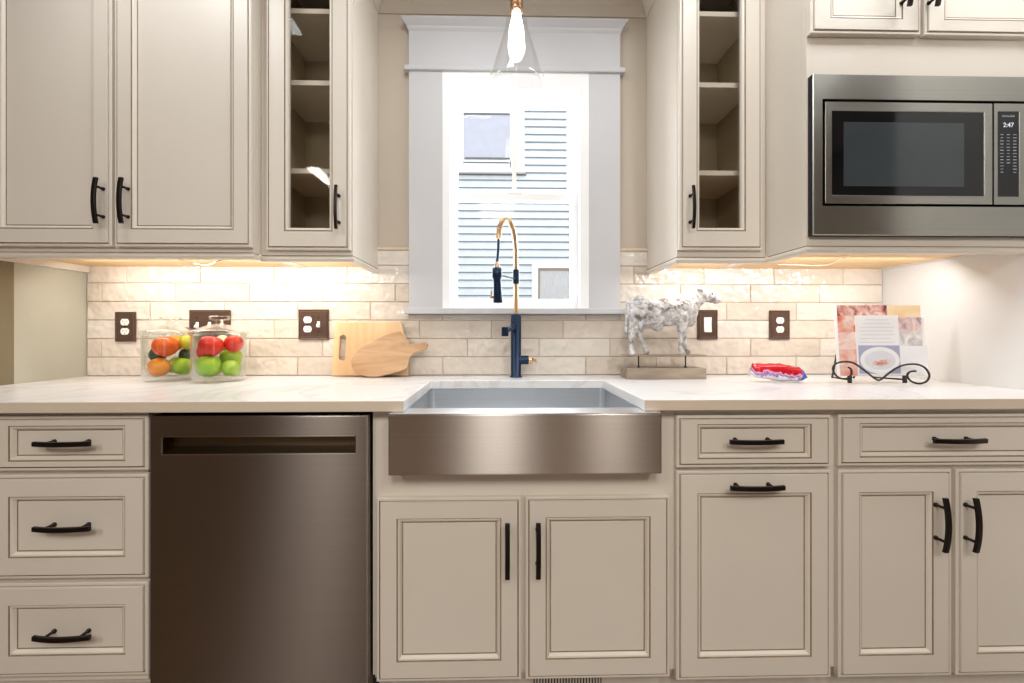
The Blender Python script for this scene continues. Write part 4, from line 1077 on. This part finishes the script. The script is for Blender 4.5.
# ------------------------------------------------------------------ cookbook and scroll stand
def cookbook():
    D = 1.43; tilt = .06; Yb = D - CAMD
    c0 = Pn(880, 372, D)
    st = thing('book_stand', 'black wrought-iron scroll stand holding the open cookbook', 'book stand', (c0.x, Yb, ZC))
    s = 6.83
    pts = [(160, 545), (178, 562), (180, 590), (160, 618), (120, 625), (82, 608), (57, 575), (58, 540), (85, 517), (130, 508), (190, 515), (250, 553), (310, 600), (345, 626), (370, 634), (395, 620), (440, 583), (490, 550), (545, 530), (620, 525), (680, 548), (712, 598), (695, 640), (645, 657), (590, 642), (562, 606), (578, 578), (620, 572)]
    Dw = 1.385
    P = [Pn(825 + x / s, 290 + y / s, Dw) for x, y in pts]
    zmin = min(p.z for p in P); 
    for p in P: p.z += (ZC + .0036 - zmin)
    # smooth by Catmull-Rom
    Q = []
    for i in range(len(P) - 1):
        a, b_, c_, d_ = P[max(i - 1, 0)], P[i], P[i + 1], P[min(i + 2, len(P) - 1)]
        for j in range(6):
            t = j / 6; Q.append(.5 * ((2 * b_) + (c_ - a) * t + (2 * a - 5 * b_ + 4 * c_ - d_) * t * t + (3 * b_ - a - 3 * c_ + d_) * t ** 3))
    Q.append(P[-1])
    b = MB(); b.tube(Q, .0033, 8); b.build('scroll', M['iron'], st)
    b = MB()
    for px in (849.5, 904.5):
        X = Pn(px, 370, Dw).x; z_ = ZC + .018
        b.tube([(X, Dw - CAMD, z_ + .012), (X, Dw - CAMD, z_), (X + (.01 if px < 880 else -.03), Yb + .04, z_ - .002), (X + (.05 if px < 880 else -.05), Yb + .06, z_ + .11)], .0035, 8)
        b.box(X - .005, X + .005, Dw - CAMD - .005, Dw - CAMD + .003, z_ - .012, z_ + .014)
    b.tube([(Pn(849.5, 370, Dw).x + .05, Yb + .06, ZC + .128), (Pn(904.5, 370, Dw).x - .05, Yb + .06, ZC + .128)], .0035, 8)
    b.build('support', M['iron'], st)
    b = MB()
    b.tube([(c0.x, Yb + .06, ZC + .13), (c0.x + .01, Yb + .12, ZC + .004)], .0035, 8)
    b.build('back_leg', M['iron'], st)
    # book, built flat in local x/z then leaned back
    bk = thing('cookbook', 'white and pink recipe book with food photographs on the iron stand', 'book', (c0.x, Yb, ZC + .024))
    k = D / F
    def L(px, py): return ((px - 878.5) * k, (373 - py) * k * 1.0)
    def pb(x0, x1, y0, y1, d, m_, name, d0=0.0, parent=None):
        a, b1 = L(x0, y1), L(x1, y0); mb = MB(); mb.box(a[0], b1[0], -d, -d0, a[1], b1[1])
        me_o = mb.build(name, m_, None); me_o.parent = parent or bk; return me_o
    def blot(nm, a, b_, c_, sc=14):
        m, nt, bs = pbsdf(nm); v = coords(nt); nz = N(nt, 'ShaderNodeTexNoise', i_Scale=sc, i_Detail=3.0, i_Distortion=1.2); nt.links.new(v, nz.inputs['Vector'])
        nt.links.new(ramp(nt, nz.outputs[0], [(.32, lin(a)), (.5, lin(b_)), (.66, lin(c_))]), bs.inputs['Base Color']); bs.inputs['Roughness'].default_value = .35; return m
    page = mat('page_white', (246, 246, 248), .4)
    pb(834, 921, 300.5, 372.5, .012, page, 'pages')
    pink = blot('pink_food_photo', (214, 84, 66), (238, 160, 140), (246, 226, 214)); pk2 = blot('pale_pink_photo', (236, 168, 156), (246, 214, 204), (250, 236, 228), 18)
    peach = blot('peach_photo', (244, 196, 140), (250, 222, 178), (250, 236, 210), 8); mauve = blot('mauve_photo', (170, 140, 160), (236, 208, 204), (250, 240, 232), 22)
    wine = blot('wine_photo', (110, 46, 66), (220, 150, 140), (244, 220, 210), 26); greyp = blot('grey_photo', (190, 186, 190), (226, 222, 222), (246, 244, 242), 20)
    blue = mat('slate_blue', (172, 176, 204), .4)
    pb(834.3, 852, 311, 328, .0135, pink, 'photo', .012); pb(834.3, 852, 328, 345, .0135, pk2, 'photo', .012); pb(834.3, 852, 345, 372, .0135, blot('salmon_photo', (222, 120, 104), (242, 182, 166), (246, 220, 208)), 'photo', .012)
    pb(834.3, 886, 300.5, 311, .0135, wine, 'photo', .012); pb(886, 921, 300.5, 313, .0135, peach, 'photo', .012)
    pb(896, 921, 313, 328, .0135, mauve, 'photo', .012); pb(896, 921, 328, 342, .0135, greyp, 'photo', .012)
    card = pb(852, 896.5, 311, 371.5, .0155, page, 'title_card', .0135)
    tl = MB(); ln = mat('pale_print', (222, 225, 234), .6)
    for i, (w0, w1) in enumerate([(862, 886), (860, 888), (856, 892), (856, 890), (857, 892), (856, 888), (856, 892)]):
        y_ = 315 + i * 3.8; a, b1 = L(w0, y_ + .9), L(w1, y_); tl.box(a[0], b1[0], -.0158, -.0154, a[1], b1[1])
    o = tl.build('print', ln, None); o.parent = bk
    ph = pb(853.5, 896, 341.5, 370, .0162, blue, 'dish_photo', .0155)
    mb = MB(); c_ = L(875, 356.5); n = 40
    for (rx, rz, dd, mi) in ((20.5, 13.5, .0166, 0), (16, 9.5, .0169, 1)):
        ring_ = [(c_[0] + rx * k * math.cos(2 * PI * i / n), -dd, c_[1] + rz * k * math.sin(2 * PI * i / n)) for i in range(n)]
        mb.add(ring_, [list(range(n))], mi)
    for (fx, fz, fr2) in ((-4, -3, 4), (3, -2, 4.5), (8, 0, 3.5), (0, -4, 4), (6, -4, 3)):
        c2 = (c_[0] + fx * k, c_[1] + fz * k); mb.add([(c2[0] + fr2 * k * math.cos(2 * PI * i / 16), -.0172, c2[1] + fr2 * .6 * k * math.sin(2 * PI * i / 16)) for i in range(16)], [list(range(16))], 2)
    o = mb.build('plate_picture', [page, mat('plate_shade', (226, 228, 236), .4), pk2], None); o.parent = bk
    pb(896.5, 925, 342, 372, .0145, page, 'recipe_card', .0125); pb(921, 924, 313, 342, .0125, page, 'page_edge', .004)
    bk.rotation_euler = (-tilt, 0, 0)
cookbook()

# ------------------------------------------------------------------ loose cords under the cabinets
def cordobj(pts, D, label):
    P = [Pn(x, y, d) for x, y, d in pts]; Q = []
    for i in range(len(P) - 1):
        a, b_, c_, d_ = P[max(i - 1, 0)], P[i], P[i + 1], P[min(i + 2, len(P) - 1)]
        for j in range(8):
            t = j / 8; Q.append(.5 * ((2 * b_) + (c_ - a) * t + (2 * a - 5 * b_ + 4 * c_ - d_) * t * t + (3 * b_ - a - 3 * c_ + d_) * t ** 3))
    Q.append(P[-1])
    for v_ in Q: v_.z = min(v_.z, ZU - .002)
    b = MB(); b.tube(Q, .0022, 8); o = b.build('lamp_cord', M['cord'], None, tuple(Q[0])); tag(o, label, 'cord'); return o
cordobj([(778, 263, 1.58), (795, 260.5, 1.58), (812, 263.5, 1.60), (828, 262.5, 1.58), (845, 254, 1.42), (852, 251.5, 1.36)], 0, 'thin cream cord clipped under the microwave cabinet')
cordobj([(180, 260, 1.45), (192, 263, 1.52), (207, 265, 1.58), (222, 260, 1.50), (240, 259, 1.45), (250, 259.5, 1.43)], 0, 'thin cream cord under the left double-door cabinet')

# ------------------------------------------------------------------ lights
def area(name, loc, sx, sy, power, color, rot=(0, 0, 0), spread=None):
    if name == 'under_cabinet_lamp': rot = (math.radians(38), 0, 0); loc = (loc[0], loc[1], loc[2] - sy * .4)
    l = bpy.data.lights.new(name, 'AREA'); l.shape = 'RECTANGLE'; l.size = sx; l.size_y = sy; l.energy = power; l.color = color
    if spread: l.spread = spread
    o = bpy.data.objects.new(name, l); COL.objects.link(o); o.location = loc; o.rotation_euler = rot; return o
warm = (1.0, .87, .70); neu = (1.0, .96, .905); cool = (.88, .94, 1.0)
for lx in (-1.15, -.2, .75, 1.5): area('ceiling_lamp', (lx, -.80, CEIL - .02), .3, .3, 6.2, (.93, .97, 1.0))
area('ceiling_lamp', (-.02, -3.2, CEIL - .02), .42, 1.2, 46, neu)  # added room light, width shaped to band the sink apron
area('ceiling_lamp', (1.13, -3.2, CEIL - .02), .09, 1.2, 34, neu)  # narrow light added to mirror as a thin band on the apron
area('ceiling_lamp', (-1.72, -3.2, CEIL - .02), .12, 1.2, 36, neu)  # narrow light added for a streak on the dishwasher door
UZ = ZU - .003
area('under_cabinet_lamp', (-1.15, -.20, UZ), .9, .03, 2.9, (1.0, .935, .87))
area('under_cabinet_lamp', (-.68, -.18, UZ), .22, .03, .62, (1.0, .94, .86))
area('under_cabinet_lamp', (.80, -.18, UZ), .26, .03, .7, (1.0, .975, .96))
area('under_cabinet_lamp', (1.30, -.30, UZ), .6, .03, 2.0, (1.0, .98, .97))
# daylight from outside the sink window
area('window_daylight', (ax(514, .3), .32, 1.75), .7, 1.1, 26, cool, (PI / 2, 0, PI))
sun = bpy.data.lights.new('sun', 'SUN'); sun.energy = 0.0; sun.angle = .3; so = bpy.data.objects.new('sun', sun); COL.objects.link(so); so.rotation_euler = (math.radians(50), 0, math.radians(20))

wd = bpy.data.worlds.new('sky'); S.world = wd; wd.use_nodes = True
nt = wd.node_tree; bg = nt.nodes['Background']; bg.inputs[0].default_value = (.89, .945, 1.0, 1); bg.inputs[1].default_value = 1.85
